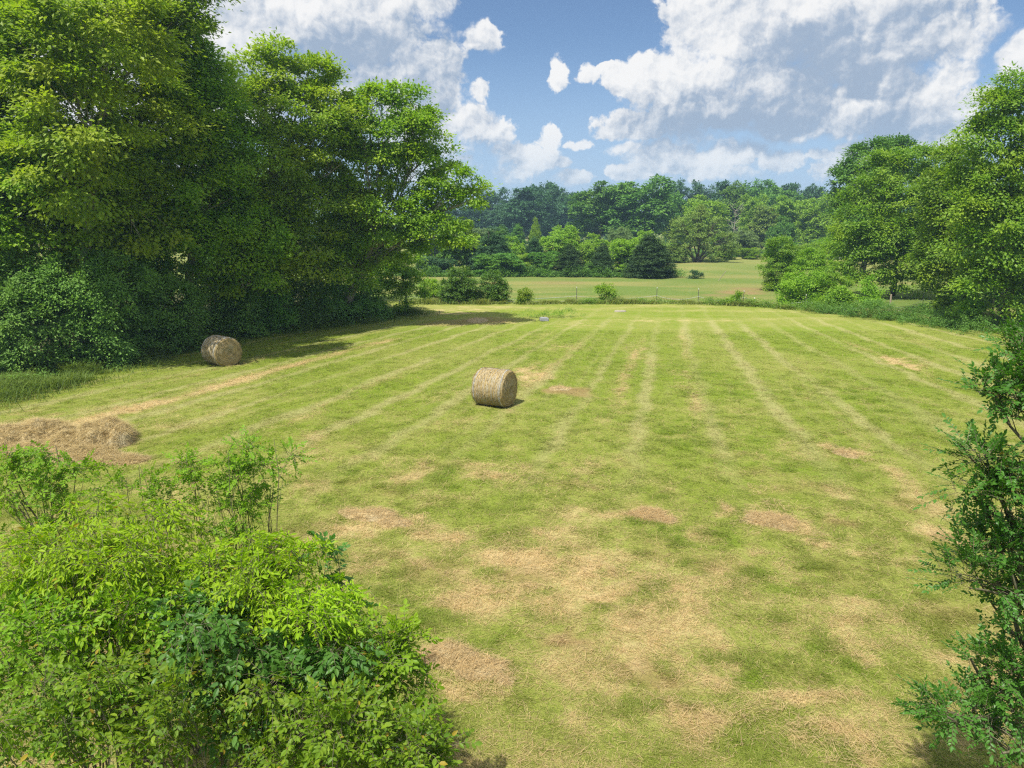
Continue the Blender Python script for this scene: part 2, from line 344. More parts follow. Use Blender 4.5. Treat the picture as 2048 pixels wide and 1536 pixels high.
def field_masks(x, y):
    wx = x + 2.2 * (fbm(x / 1.3, y / 1.3, 4, 21) - .5); wy = y + 2.0 * (fbm(x / 1.6, y / 1.6, 3, 22) - .5)
    u = row(wx * .3 + x * .7, y)
    ph = u / 2.45 + .28 * fbm(u / 3.1, y / 40, 2, 31)
    tri = np.abs((ph % 1) - .5) * 2                     # 1 in the middle of the pale line the mower left
    line = sstep(.64, .97, tri + .18 * (fbm(x / .9, y / .9, 2, 33) - .5)) * (.50 + .7 * sstep(.36, .62, fbm(u / 2.2, y / 11, 3, 34)))
    tri2 = np.abs(((u / .82 + .3) % 1) - .5) * 2
    line2 = sstep(.5, 1, tri2) * sstep(.42, .66, fbm(u / 1.5, y / 6, 2, 36)) * .35
    fade = sstep(15, 27, y) * (1 - .65 * sstep(50, 56, y))
    line = (line + line2) * fade
    wind = np.zeros_like(u)                             # rows of hay still lying
    for (u0, wd, s, a, b) in ((-11.3, .55, 1.0, 22, 47), (-14.4, .4, .6, 30, 50), (2.0, .38, .75, 29, 44), (6.0, .30, .7, 27, 45), (8.9, .30, .55, 26, 52), (20.0, .33, .9, 32, 43), (-4.6, .3, .55, 20, 34), (24.5, .3, .5, 36, 52), (13.5, .3, .4, 16, 24), (-1.2, .35, .35, 28, 50)):
        k = np.exp(-((u - u0 + .5 * (fbm(y / 4, u0 + y * 0, 2, 40) - .5)) / wd) ** 2) * s * sstep(a - 2, a + 2, y) * (1 - sstep(b - 3, b + 3, y))
        wind = np.maximum(wind, k * (.35 + .9 * sstep(.35, .6, fbm(u / 1.2, y / 2.6, 3, 41))))
    big = fbm(x / 6.5, y / 6.5, 4, 50)
    pat = blobsum(PATCH, wx, wy)
    dry = .26 * sstep(.42, .68, big) + .66 * wind + .75 * pat * sstep(.30, .66, fbm(x / .55, y / .40, 3, 52))
    dry = dry + .34 * sstep(.46, .74, fbm(x / 1.1, y / 1.1, 3, 55)) * (1 - .55 * sstep(24, 34, y))
    near = 1 - sstep(13, 21, y); dry = dry + .27 * near
    head = sstep(51, 55, y) * (1 - sstep(63, 67, y)); dry = dry + head * .42 * sstep(.32, .62, fbm(x / 7, y / 1.6, 3, 57))
    lush = .9 * blobsum(LUSHP, wx, wy) * sstep(.32, .60, fbm(x / .7, y / .7, 3, 66)) + .35 * sstep(.45, .65, fbm(x / 3.5, y / 5, 3, 60)) * sstep(20, 30, y)
    dry = dry + .55 * (fbm(x / .30, y / .30, 3, 77) - .5) * (1 - sstep(26, 40, y))
    lush = lush * (.35 + 1.2 * sstep(.35, .65, fbm(x / .32, y / .32, 3, 78)))
    dry = dry - .30 * lush
    soil = blobsum(SOILP, wx, wy) * (.5 + .9 * fbm(x / .6, y / .6, 2, 62)) + .35 * sstep(.60, .78, fbm(x / 1.7, y / 1.7, 3, 64)) * (1 - sstep(18, 26, y))
    return np.clip(dry, 0, 1), np.clip(soil, 0, 1), np.clip(lush, 0, 1), np.clip(wind, 0, 1), pat, np.clip(line, 0, 1)
GREEN = np.array([.170, .225, .026]); LUSH = np.array([.150, .228, .016]); OLD = np.array([.245, .265, .062]); STRAW = np.array([.49, .385, .195]); EARTH = np.array([.27, .165, .088])
def field_colour(x, y, jit=None):
    dry, soil, lush, wind, pat, line = field_masks(x, y)
    c = GREEN + (LUSH - GREEN) * lush[:, None]
    d = dry[:, None] if jit is None else np.clip(dry[:, None] + jit[:, None], 0, 1)
    c = np.where(d < .5, c + (OLD - c) * (d * 2), OLD + (STRAW - OLD) * (d * 2 - 1))
    c = c + (np.array([.335, .318, .135]) - c) * (line * .72 * (1 - .5 * lush))[:, None]
    c = c + (EARTH - c) * (soil * .75)[:, None]
    past = sstep(0, 3.5, y - fence_y(x))[:, None]         # the pasture behind the fence is older and duller
    pd = sstep(.40, .70, fbm(x / 14, y / 4.5, 4, 70))[:, None]
    pc = np.array([.108, .168, .034]) * (1 - pd) + np.array([.205, .205, .066]) * pd
    pc = pc + (np.array([.235, .23, .075]) - pc) * (sstep(95, 150, y) * .5)[:, None]
    red = blobsum([(1480, 585, 50, 5, 1), (1500, 578, 40, 4, .8), (1120, 565, 60, 4, .5), (1330, 598, 40, 3, .6), (1430, 590, 30, 3, .6)], x, y)[:, None]
    pc = pc + (np.array([.25, .16, .085]) - pc) * red * .8
    c = c * (1 - past) + pc * past
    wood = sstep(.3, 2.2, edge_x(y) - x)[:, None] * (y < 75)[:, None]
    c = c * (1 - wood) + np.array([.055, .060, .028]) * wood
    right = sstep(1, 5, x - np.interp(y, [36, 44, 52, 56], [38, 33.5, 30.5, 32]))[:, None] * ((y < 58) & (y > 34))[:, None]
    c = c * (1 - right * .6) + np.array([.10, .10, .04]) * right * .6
    return c
def axis(lo, a, b, hi, step, grow=1.12):
    mid = list(np.arange(a, b + 1e-6, step)); L, Rr = [], []
    s = step; q = a
    while q > lo: s *= grow; q -= s; L.append(max(q, lo))
    s = step; q = mid[-1]
    while q < hi: s *= grow; q += s; Rr.append(min(q, hi))
    return np.array(L[::-1] + mid + Rr)
gx = axis(-700, -26, 36, 700, .17); gy = axis(-120, 5, 70, 700, .17)
GX, GY = np.meshgrid(gx, gy, indexing='xy'); nx, ny = len(gx), len(gy)
Xf, Yf = GX.ravel(), GY.ravel()
gv = np.stack([Xf, Yf, ground_z(Xf, Yf)], 1)
ii = (np.arange(ny - 1)[:, None] * nx + np.arange(nx - 1)[None]).ravel()
gf = np.stack([ii, ii + 1, ii + nx + 1, ii + nx], 1)
mg_, T = newmat('field_ground')
at_ = T.n('ShaderNodeAttribute', attribute_name='tint'); tcn = T.n('ShaderNodeTexCoord')
n1 = T.noise(tcn.outputs['Object'], 7, 6, .7); n2 = T.noise(tcn.outputs['Object'], 45, 3, .6)
mp = T.n('ShaderNodeMapping'); T.put(mp.inputs[0], tcn.outputs['Object']); mp.inputs['Scale'].default_value = (1.4, .5, 1)
n3 = T.noise(mp.outputs[0], 2.0, 5, .65)
col = T.mix(T.rng(n1, .40, .72, 0, .45), at_.outputs['Color'], (.11, .125, .028, 1))
col = T.mix(T.rng(n3, .5, .72, 0, .22), col, (.34, .29, .12, 1))
col = T.mix(T.rng(n2, .5, .7, 0, .22), col, (.30, .27, .11, 1))
hgt = T.m('ADD', T.m('MULTIPLY', n1, .7), T.m('MULTIPLY', n2, .3))
out(T, pbsdf(T, col, .95, .05, bump(T, hgt, 1.0, .10)))
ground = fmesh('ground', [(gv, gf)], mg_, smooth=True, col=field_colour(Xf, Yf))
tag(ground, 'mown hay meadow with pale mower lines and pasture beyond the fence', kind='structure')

# grass of the mown field: blades get fewer and wider with distance
def grassmat(name):
    m, T = newmat(name); a = T.n('ShaderNodeAttribute', attribute_name='tint')
    pb = pbsdf(T, a.outputs['Color'], .55, .25)
    tr = T.n('ShaderNodeBsdfTranslucent'); T.put(tr.inputs[0], T.mix(1.0, a.outputs['Color'], (1.2, 1.15, .7, 1), 'MULTIPLY'))
    ms = T.n('ShaderNodeMixShader'); ms.inputs[0].default_value = .45
    T.t.links.new(pb, ms.inputs[1]); T.t.links.new(tr.outputs[0], ms.inputs[2]); out(T, ms.outputs[0]); return m
M['grass'] = grassmat('grass_blades')

def blades(name, x, y, L, wd, c, lean, mat, seed, parent=None, dz=0.0):
    """one mesh of curved grass blades; neighbours lean alike"""
    r = np.random.default_rng(seed); n = len(x)
    a = 2 * np.pi * (fbm(x / .9, y / .9, 2, 84 + seed) * 2 + r.random(n) * .75)
    A = np.stack([np.cos(a) * lean, np.sin(a) * lean, np.ones(n)], 1)
    P = np.stack([x, y, ground_z(x, y) - .006 + dz], 1)
    V, F4, F3 = blade_mesh(P, A, np.stack([np.cos(a), np.sin(a), -.35 + 0 * a], 1), L, wd, r)
    return fmesh(name, [(V, F4, F3)], mat, parent, col=np.repeat(c, 5, 0))
def mown_grass(n, seed=11):
    rng = np.random.default_rng(seed)
    t = rng.random(n); y = 7.0 * (48 / 7.0) ** t                # blades thin out with the square of the distance
    x = (rng.random(n) * 2 - 1) * (.80 * y + 1.5)
    keep = (x > edge_x(y) - .3) & (y < fence_y(x)); x, y = x[keep], y[keep]
    dry, soil, lush, wind, pat, line = field_masks(x, y)
    tuss = fbm(x / .42, y / .42, 3, 80); tuss2 = fbm(x / .16, y / .16, 2, 81)
    keep = rng.random(len(x)) < np.clip(.25 + 1.5 * (tuss - .3) + .8 * (tuss2 - .4) + .5 * lush - .75 * soil, .04, 1)
    x, y, dry, lush, tuss = (q[keep] for q in (x, y, dry, lush, tuss)); n = len(x)
    jit = rng.normal(0, .26, n) + np.clip(.55 - tuss, -.3, .3) * .5 * (y < 30)
    c = field_colour(x, y, jit) * (.84 + .52 * rng.random(n))[:, None]
    far = (y / 8) ** .55
    L = (.040 + .050 * rng.random(n) + .15 * np.clip(tuss - .50, 0, .35) + .06 * lush * sstep(.4, .65, tuss)) * (1 + .15 * (far - 1))
    wd = (.0042 + .003 * rng.random(n)) * far
    return blades('mown_grass', x, y, L, wd, c, .7 + 1.0 * rng.random(n) + .6 * dry, M['grass'], 1)
tag(mown_grass(1500000), 'short mown grass blades covering the hay meadow', 'grass', kind='stuff')

# cut straw lying about where the field is dry
def strands(x, y, z, L, wd, c, rng, flat=.12, ang=None, spread=1.0):
    n = len(x); a = rng.random(n) * 2 * np.pi if ang is None else ang + spread * rng.normal(0, 1, n)
    A = unit(np.stack([np.cos(a), np.sin(a), rng.normal(0, flat, n)], 1)); B = np.stack([-A[:, 1], A[:, 0], 0 * a], 1)
    P = np.stack([x, y, z], 1); k = (rng.normal(0, .05, n) * L)[:, None]; h = L[:, None] * .5; w = wd[:, None] * .5
    up = np.array([[0, 0, 1.]]) * w
    V = np.stack([P - A * h - B * w, P - A * h + B * w, P + B * (k + w) + up, P + B * (k - w) + up, P + A * h + B * w, P + A * h - B * w], 1)
    i = np.arange(n)[:, None] * 6
    F = np.concatenate([i + np.array([[0, 1, 2, 3]]), i + np.array([[3, 2, 4, 5]])])
    return V.reshape(-1, 3), F, np.repeat(c, 6, 0)
M['straw'] = grassmat('loose_straw')
def straw_litter(n, seed=5):
    rng = np.random.default_rng(seed)
    y = 7.0 * (44 / 7.0) ** rng.random(n); x = (rng.random(n) * 2 - 1) * (.80 * y + 1.5)
    k = (x > edge_x(y)) & (y < fence_y(x)); x, y = x[k], y[k]
    dry, soil, lush, wind, pat, line = field_masks(x, y)
    k = rng.random(len(x)) < np.clip(.05 + .30 * sstep(.3, .9, dry) + .85 * np.maximum(wind * .8, pat * .45), 0, 1); x, y, pat, wind = x[k], y[k], pat[k], wind[k]; n = len(x)
    c = np.array([.56, .43, .23]) * (.6 + .65 * rng.random(n))[:, None] * np.array([1, 1, 1]) + rng.normal(0, .02, (n, 1)) * np.array([1, .7, .2])
    far = (y / 8) ** .6; heap = np.maximum(pat, wind)
    z = ground_z(x, y) + .008 + rng.random(n) * (.03 + .07 * heap)
    ang = 2 * np.pi * fbm(x / 1.1, y / 1.1, 2, 95) * 2
    V, F, C = strands(x, y, z, (.05 + .17 * rng.random(n) ** 2) * far, (.0030 + .0016 * rng.random(n)) * far, np.clip(c, .02, 1), rng, .10, ang, .8)
    return fmesh('straw_litter', [(V, F)], M['straw'], col=C)
tag(straw_litter(420000), 'loose pale straw scattered over the dry patches of the meadow', 'straw', kind='stuff')

def strip(n, pts, half, rng):
    """random points along a polyline of the ground"""
    pts = np.array(pts, float); seg = np.linalg.norm(np.diff(pts, axis=0), axis=1); cum = np.concatenate([[0], np.cumsum(seg)])
    s = rng.random(n) * cum[-1]; x = np.interp(s, cum, pts[:, 0]); y = np.interp(s, cum, pts[:, 1])
    h = np.interp(s, cum, half if np.ndim(half) else np.full(len(pts), half))
    return x + rng.normal(0, 1, n) * h * .5, y + rng.normal(0, 1, n) * h * .5
def tall_grass(name, n, pts, half, hgt, c0, c1, label, seed, wd=.018, cut=.42, lean=.5):
    rng = np.random.default_rng(seed); x, y = strip(n, pts, half, rng)
    cl = fbm(x / 1.4, y / 1.4, 3, seed); k = rng.random(n) < sstep(cut - .15, cut + .15, cl); x, y, cl = x[k], y[k], cl[k]; n = len(x)
    L = hgt * (.45 + .75 * rng.random(n)) * (.55 + .9 * sstep(.35, .7, cl)); t = rng.random(n)[:, None]
    c = (np.array(c0) * (1 - t) + np.array(c1) * t) * (.8 + .4 * rng.random(n))[:, None]
    return tag(blades(name, x, y, L, wd * (.6 + .8 * rng.random(n)), c, lean * (.3 + 1.2 * rng.random(n)), M['grass'], seed), label, 'grass', kind='stuff')
EP = [(edge_x(y) - 1.0, y) for y in np.arange(24, 60, 2)]
tall_grass('tall_grass', 80000, EP, [2.6] * 6 + [2.0] * (len(EP) - 6), .62, (.085, .15, .024), (.17, .24, .042), 'long uncut grass along the foot of the left wood', 41, .022, .36)
FP = [(x, fence_y(x) - .7) for x in np.arange(-9, 31, 2)]
tall_grass('fence_line_grass', 26000, FP, .9, .52, (.14, .23, .035), (.30, .31, .09), 'rough unmown grass under the rope fence', 42, .035, .40)

# ------------------------------------------------------------------ leaves, lobes and trees
def scatter_tufts(lobes, dens, rng, shell=.62, flat=1.0):
    """tufts near the surface of each lobe (x, y, z, r): returns centre, outward direction, lobe index"""
    C, D, I = [], [], []
    for i, (x, y, z, r) in enumerate(lobes):
        n = max(3, int(dens * r * r)); d = unit(rng.normal(0, 1, (n, 3)))
        d[:, 2] = np.where((d[:, 2] < -.45) & (rng.random(n) < .55), -d[:, 2], d[:, 2])
        lump = .78 + .45 * fbm(d[:, 0] * 1.7 + i * 3.1, d[:, 1] * 1.7 + d[:, 2] * 1.9, 3, 7)
        rad = r * lump * (shell + (1 - shell) * rng.random(n) ** .6)
        C.append(np.array([x, y, z]) + d * rad[:, None] * np.array([1, 1, flat])); D.append(d); I.append(np.full(n, i))
    return np.concatenate(C), np.concatenate(D), np.concatenate(I)
def tuft_leaves(C, D, per, tr, L, asp, rng, droop=.22, up=.75, sq=.5, vary=.5):
    """loose leaves filling flattened drooping sprays round the tuft centres"""
    n = len(C); k = np.maximum(4, (per * (1 - vary + 2 * vary * rng.random(n))).astype(int)); idx = np.repeat(np.arange(n), k); m = len(idx)
    size = (tr * (.65 + .7 * rng.random(n)))[idx]
    o = rng.normal(0, .38, (m, 3)); o[:, 2] *= sq
    rad2 = o[:, 0] ** 2 + o[:, 1] ** 2
    P = C[idx] + o * size[:, None]; P[:, 2] -= droop * rad2 * size
    P += D[idx] * (rng.random(m) * .25 * size)[:, None]
    A = unit(o * np.array([1, 1, .6]) * 1.1 + D[idx] * .45 + rng.normal(0, .45, (m, 3)) + np.array([0, 0, -.25]))
    Nn = unit(D[idx] * .55 + np.array([0, 0, up * 1.15]) + rng.normal(0, .28, (m, 3)))
    s = L * (.65 + .7 * rng.random(m))
    return leaf_mesh(P, A, Nn, s, s * asp, LEAF_FAR)
def sprays(C, D, per, tr, sl, K, L, asp, rng, droop=.5, up=.7, compound=True, cup=.25, outw=.9):
    """leafy shoots: per tuft some shoots, each with K pairs of leaflets along a drooping stalk"""
    n = len(C); k = np.maximum(2, (per * (.6 + .8 * rng.random(n))).astype(int)); idx = np.repeat(np.arange(n), k); m = len(idx)
    o = rng.normal(0, .38, (m, 3)) * tr * np.array([1, 1, .6]); B0 = C[idx] + o
    ax = unit(o / tr * 1.2 + D[idx] * outw + rng.normal(0, .35, (m, 3)) + np.array([0, 0, .10])); Nn = unit(D[idx] * .35 + np.array([0, 0, up]) + rng.normal(0, .30, (m, 3)))
    side = unit(np.cross(Nn, ax)); Nn = np.cross(ax, side); sl_ = sl * (.6 + .7 * rng.random(m))
    Ps, As, Ns, Ls = [], [], [], []
    for j in range(K):
        t = (j + .6) / K
        q = B0 + ax * (sl_ * t)[:, None]; q[:, 2] -= droop * sl_ * t * t
        dirn = ax.copy(); dirn[:, 2] -= droop * 2 * t * .6
        for sgn in (-1, 1):
            off = 0 if compound else (.25 / K) * sgn * sl_[:, None] * ax
            a = unit(dirn * (.55 if compound else .7) + side * sgn * .85 + rng.normal(0, .16, (m, 3)) + np.array([0, 0, -.18 if compound else 0]))
            Ps.append(q + off); As.append(a); Ns.append(unit(Nn + side * sgn * cup * -1 + rng.normal(0, .2, (m, 3)))); Ls.append(L * (.48 + .50 * rng.random(m) + .35 * rng.random(m) ** 3) * (1.05 - .35 * abs(t - .45)))
    q = B0 + ax * sl_[:, None]; q[:, 2] -= droop * sl_
    Ps.append(q); As.append(unit(ax + np.array([0, 0, -droop]))); Ns.append(Nn); Ls.append(L * (.9 + .3 * rng.random(m)))
    P, A, Q, l = np.concatenate(Ps), np.concatenate(As), np.concatenate(Ns), np.concatenate(Ls)
    leaves = leaf_mesh(P, A, Q, l, l * asp, LEAF_NEAR)
    mid = B0 + ax * (sl_ * .5)[:, None]; mid[:, 2] -= droop * sl_ * .12
    st = tubes(np.stack([B0 - ax * (sl_ * .25)[:, None], mid, q], 1), np.tile([.0028, .002, .001], (m, 1)), 3)
    return leaves, st
def limbs(base, top, lobes, tufts, tidx, r0, rng, share=.35, sides=6, first=.35, wob=.04, twig=.022, stems=1):
    """trunk, one bent limb to every lobe and thinner branches on to its tufts"""
    parts = []; base = np.array(base, float); top = np.array(top, float); L = np.array([l[:3] for l in lobes], float); h = np.linalg.norm(top - base)
    if stems == 1:
        t = np.linspace(0, 1, 12); w = np.cumsum(rng.normal(0, wob * h * .28, (12, 3)), 0) * np.array([1, 1, .2]); w[0] = 0
        path = base + (top - base) * t[:, None] + w
        rad = r0 * (1 - .72 * t) * (1 + .55 * np.exp(-t * 16)); parts.append(tubes(path[None], rad[None], 9))
        tt = np.clip(first + (1 - first) * (.25 + .75 * (L[:, 2] - L[:, 2].min()) / max(np.ptp(L[:, 2]), .1)) * rng.uniform(.55, .95, len(L)), 0, .97)
        S0 = np.stack([np.interp(tt, t, path[:, i]) for i in range(3)], 1); rs = np.interp(tt, t, rad) * .62
    else:
        a = rng.random(len(L)) * 2 * np.pi; S0 = base + np.stack([np.cos(a), np.sin(a), 0 * a], 1) * r0 * 3; rs = np.full(len(L), r0)
    dv = L - S0; hz_ = np.linalg.norm(dv[:, :2], axis=1, keepdims=True)
    ctl = S0 + dv * .5 + np.concatenate([rng.normal(0, .08, (len(L), 2)) * hz_, hz_ * .10 * np.ones((len(L), 1))], 1)
    if stems > 1: ctl = S0 + dv * .45 + np.array([0, 0, .22]) * np.linalg.norm(dv, axis=1, keepdims=True)
    lp = bez(S0, ctl, L, 8); lp[:, 1:] += np.cumsum(rng.normal(0, .018, (len(L), 7, 3)), 1) * np.linalg.norm(dv, axis=1)[:, None, None]
    lr = rs[:, None] * np.linspace(1, .22, 8)[None]; parts.append(tubes(lp, lr, sides))
    pick = rng.random(len(tufts)) < share; C = tufts[pick]; i = tidx[pick]
    if len(C):
        f = rng.uniform(.45, 1.0, len(C)) * 7; lo = np.clip(f.astype(int), 0, 6); fr = (f - lo)[:, None]
        Q = lp[i, lo] * (1 - fr) + lp[i, lo + 1] * fr; rq = np.minimum(lr[i, lo] * .55, twig * 2.2)
        mid = (Q + C) / 2 + rng.normal(0, .10, (len(C), 3)) * np.linalg.norm(C - Q, axis=1, keepdims=True) + np.array([0, 0, .06]) * np.linalg.norm(C - Q, axis=1, keepdims=True)
        parts.append(tubes(bez(Q, mid, C, 5), rq[:, None] * np.linspace(1, .28, 5)[None], 4))
    return parts
def px_lobes(L):
    """(px, py, Y, radius) of the photograph into (x, y, z, radius)"""
    return [(*at(a, b, Y), r) for a, b, Y, r in L]
def tree(name, label, cat, base, lobes, leaf, mat, bark, r0=.3, trunk=.55, lean=(0, 0), dens=4.6, per=230, tr=1.05, L=.22, asp=.6, seed=1, group=None, share=.35, stems=1,
         shell=.62, droop=.22, up=.75, sq=.5, first=.35, spray=None, twig=.022, flat=1.0, extra=None, part=('trunk', 'crown'), wob=.04):
    rng = np.random.default_rng(seed); bx, by = base; bz = float(ground_z(bx, by)) - .05
    root = empty(name, (bx, by, bz), label, cat, group)
    lobes = [(x - bx, y - by, z - bz, r) for x, y, z, r in lobes]
    zt = max(l[2] + l[3] * .3 for l in lobes); cx = np.average([l[0] for l in lobes], weights=[l[3] for l in lobes]); cyy = np.average([l[1] for l in lobes], weights=[l[3] for l in lobes])
    C, D, I = scatter_tufts(lobes, dens, rng, shell, flat)
    k = C[:, 2] > .12; C, D, I = C[k], D[k], I[k]
    top = (cx * .75 + lean[0], cyy * .75 + lean[1], zt * trunk)
    wood = limbs((0, 0, 0), top, lobes, C, I, r0, rng, share, 6, first, wob, twig=twig, stems=stems)
    if spray:
        lv, st = sprays(C, D, rng=rng, **spray); wood.append(st); leaves = [lv]
    else: leaves = [tuft_leaves(C, D, per, tr, L, asp, rng, droop, up, sq)]
    fmesh(part[0], wood, bark, root, smooth=True)
    fmesh(part[1], leaves, mat, root)
    if extra: extra(root, C, D, rng)
    return root

# ------------------------------------------------------------------ left wood
tree('hackberry_tree', 'tall tree filling the top left corner of the photo, crown cut by the frame', 'tree', (-27.5, 37), px_lobes([(20,60,36,3.0),(-60,160,36,3.2),(70,150,37,2.6),(10,260,36,2.4),(-70,330,36,3),(40,360,36,2.4),(-40,470,35.5,2.8),(60,460,36,2.2),(110,40,38,2.8),(-90,20,37,3.2)]),
     'left', M['left_warm'], M['bark'], .34, .72, seed=101, group='tall trees of the left wood', share=.5)
tree('hackberry_tree', 'tallest tree with pale forking trunk behind the leftmost dark bushes', 'tree', (-21.9, 35.6), px_lobes([(190,-60,39,3.2),(120,120,34,2.5),(210,60,34,2.6),(290,20,40,2.8),(250,170,38.5,2.6),(170,240,33.5,2.3),(130,340,34,2.2),(230,330,38,2.6),(300,260,39,2.4),(180,440,37.5,2.5),(110,500,37,2.0),(280,420,38.5,2.2),(340,60,40,1.9),(330,-40,40,2.6)]),
     'left', M['left_warm'], M['bark_pale'], .33, .80, seed=102, group='tall trees of the left wood', share=.55)
tree('hackberry_tree', 'broad tree leaning right under the cloud edge left of the rounded crown', 'tree', (-19.5, 43.5), px_lobes([(350,110,42,2.2),(385,160,42,2.0),(425,140,42.5,1.1),(400,230,42,2.2),(350,240,42,2.6),(430,300,43,2.1),(370,350,42,2.6),(320,400,41.5,2.4),(420,400,42.5,2.2),(350,480,41.5,2.2),(440,480,43,1.8),(260,490,40,2.2)]),
     'left', M['left'], M['bark'], .30, .72, seed=103, group='tall trees of the left wood', share=.45)
tree('sycamore_tree', 'round crowned tree with two pale limbs above the dark bushes', 'tree', (-16.0, 49.2), px_lobes([(520,160,47,1.8),(575,140,47,1.7),(625,165,48,1.5),(665,190,48,1.5),(545,230,46.5,2.3),(480,230,46,1.9),(620,240,47,2.2),(690,235,48.5,1.5),(470,320,46,2.1),(560,310,46,2.0),(640,320,47.5,1.9),(440,390,45,1.8),(520,410,46.5,1.6),(590,400,47.5,1.9),(650,400,48,1.8),(610,470,47.5,1.8),(690,320,48.5,1.5),(560,480,47,1.8),(600,530,47.5,1.6),(540,540,46,1.6),(480,560,45,1.4),(650,540,48.5,1.5)]),
     'left', M['left_warm'], M['bark_pale'], .36, .70, seed=104, group='tall trees of the left wood', share=.6)
tree('elm_tree', 'drooping yellow green tree in front of the wood above the left hay bale', 'tree', (-17.0, 45.6), px_lobes([(470,430,44,1.5),(515,460,44,1.4),(440,480,43.5,1.5),(490,510,44,1.5),(530,520,44.5,1.2),(420,520,43.5,1.2),(470,545,44,1.1)]),
     'left', M['left'], M['bark'], .16, .7, seed=105, group='tall trees of the left wood', droop=.6, share=.4)
tree('sycamore_tree', 'spreading tree with a long low limb reaching right over the meadow end', 'tree', (-12.9, 53.5), px_lobes([(760,220,50,1.5),(815,205,50,1.3),(720,260,49.5,1.6),(780,290,50,1.8),(845,270,50.5,1.5),(875,320,51,1.1),(830,350,50,1.6),(740,350,50,1.8),(890,370,50.5,.9),(700,420,50,1.6),(770,420,49.5,1.6),(840,420,50,1.4),(900,420,50,1.2),(945,385,49.5,.95),(920,365,49.5,.7),(660,380,50.5,1.7),(680,470,51,1.5),(860,470,50,1.3),(905,470,49.5,.9),(800,490,50.5,1.1),(700,530,50.5,1.3),(740,470,51,1.3),(655,500,50,1.4),(720,555,51,1.1)]),
     'left', M['left'], M['bark_pale'], .38, .50, lean=(1.0, -.5), dens=6.8, seed=106, group='tall trees of the left wood', share=.7, first=.22)
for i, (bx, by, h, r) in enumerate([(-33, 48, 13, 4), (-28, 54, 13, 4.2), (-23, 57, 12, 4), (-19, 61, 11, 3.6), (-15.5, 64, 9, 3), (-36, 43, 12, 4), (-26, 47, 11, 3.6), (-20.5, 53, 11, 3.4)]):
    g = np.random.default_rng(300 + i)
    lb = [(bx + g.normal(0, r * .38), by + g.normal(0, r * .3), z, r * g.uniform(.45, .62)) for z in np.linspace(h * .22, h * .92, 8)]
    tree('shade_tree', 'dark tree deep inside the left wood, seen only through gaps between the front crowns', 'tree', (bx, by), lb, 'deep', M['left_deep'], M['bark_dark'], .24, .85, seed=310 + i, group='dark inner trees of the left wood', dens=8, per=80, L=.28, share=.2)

# understorey along the edge: (label, base x px, base y px, lobes, material)
US = [
 ('large dusky privet bush at the left border in front of the tallest trees', (-26.8, 34.7), [(30,632,33.7,1.58),(-30,562,34.7,1.78),(60,572,34.7,1.47),(90,642,34.2,1.16),(-40,672,33.2,1.47),(40,692,33.2,0.95)], 'privet'),
 ('dense blue green privet bush second from the left border', (-23.2, 36.0), [(150,562,35.4,1.58),(110,592,34.9,1.47),(190,612,35.4,1.47),(230,562,36.4,1.47),(140,652,34.9,1.16),(210,672,35.4,1.05)], 'privet'),
 ('widest privet bush left of the hay bale beside the wood', (-21.6, 40.2), [(290,552,39.2,1.58),(250,592,38.2,1.47),(330,602,39.7,1.47),(280,652,38.7,1.26),(345,647,39.7,1.05),(240,672,37.7,0.95),(310,682,39.2,0.73)], 'privet'),
 ('paler privet bush whose sprays touch the left end of the hay bale', (-19.5, 41.6), [(355,592,40.6,1.05),(370,632,40.6,0.95),(340,562,41.1,1.16),(360,667,40.6,0.63)], 'privet'),
 ('dark bush right behind the left hay bale', (-16.6, 46.0), [(450,590,45,1.5),(420,620,44.5,1.1),(480,610,45,1.2),(440,650,44.5,.9),(500,640,45.5,.9)], 'privet'),
 ('dark privet bush between the hay bale and the pale sprayed bush', (-14.6, 49.0), [(530,580,48,1.4),(560,600,48,1.3),(520,630,47.5,1.1),(560,640,48,.9)], 'privet'),
 ('bush with pale feathery sprays in the middle of the left hedge', (-13.2, 50.8), [(590,590,50,1.2),(620,580,50.5,1.1),(600,630,49.5,.9),(630,625,50,.8)], 'privet_light'),
 ('dusky bush in front of the low limb trunk', (-11.3, 52.6), [(660,590,52,1.3),(690,600,52,1.2),(640,620,51.5,1.0),(680,630,52,.8)], 'privet'),
 ('grey green rounded bush near the right end of the left hedge', (-9.7, 54.6), [(725,590,54,1.4),(745,600,54,1.1),(710,620,53.5,.9),(750,620,54,.6)], 'privet'),
]
for i, (lab, b, L, mt) in enumerate(US):
    lb = px_lobes(L); zs = [(x, y, .55, r * .9) for x, y, z, r in lb if z < 2.2]
    tree('privet_bush', lab, 'bush', b, lb + zs, '', M[mt], M['bark_dark'], .05, stems=6, seed=400 + i, group='bushes along the foot of the left wood', dens=15, per=150, tr=.66, L=.17, asp=.45, droop=.9, share=.25, twig=.008, shell=.7, part=('stems', 'foliage'))
tree('young_tree', 'upright pointed young tree at the right end of the left wood', 'tree', (-8.6, 57.5), px_lobes([(795,500,56.5,.9),(775,530,56.5,1.1),(820,530,56.5,1.0),(800,560,56,1.3),(770,575,56.5,.9),(830,575,56.5,.9),(800,595,56.5,.8)]), '', M['left'], M['bark_dark'], .09, .8, seed=420, dens=20, per=100, tr=.6, L=.18, asp=.5, group='bushes along the foot of the left wood')
tree('young_tree', 'sunlit pale green sapling below the low limb, left of the pointed young tree', 'tree', (-12.4, 60), px_lobes([(745,495,58,1.0),(770,480,58.5,.9),(725,520,58,.9),(755,540,58,1.0),(710,545,58,.7)]), '', M['lime'], M['bark_dark'], .08, .8, seed=421, dens=16, per=90, tr=.6, L=.18, asp=.5, group='bushes along the foot of the left wood')
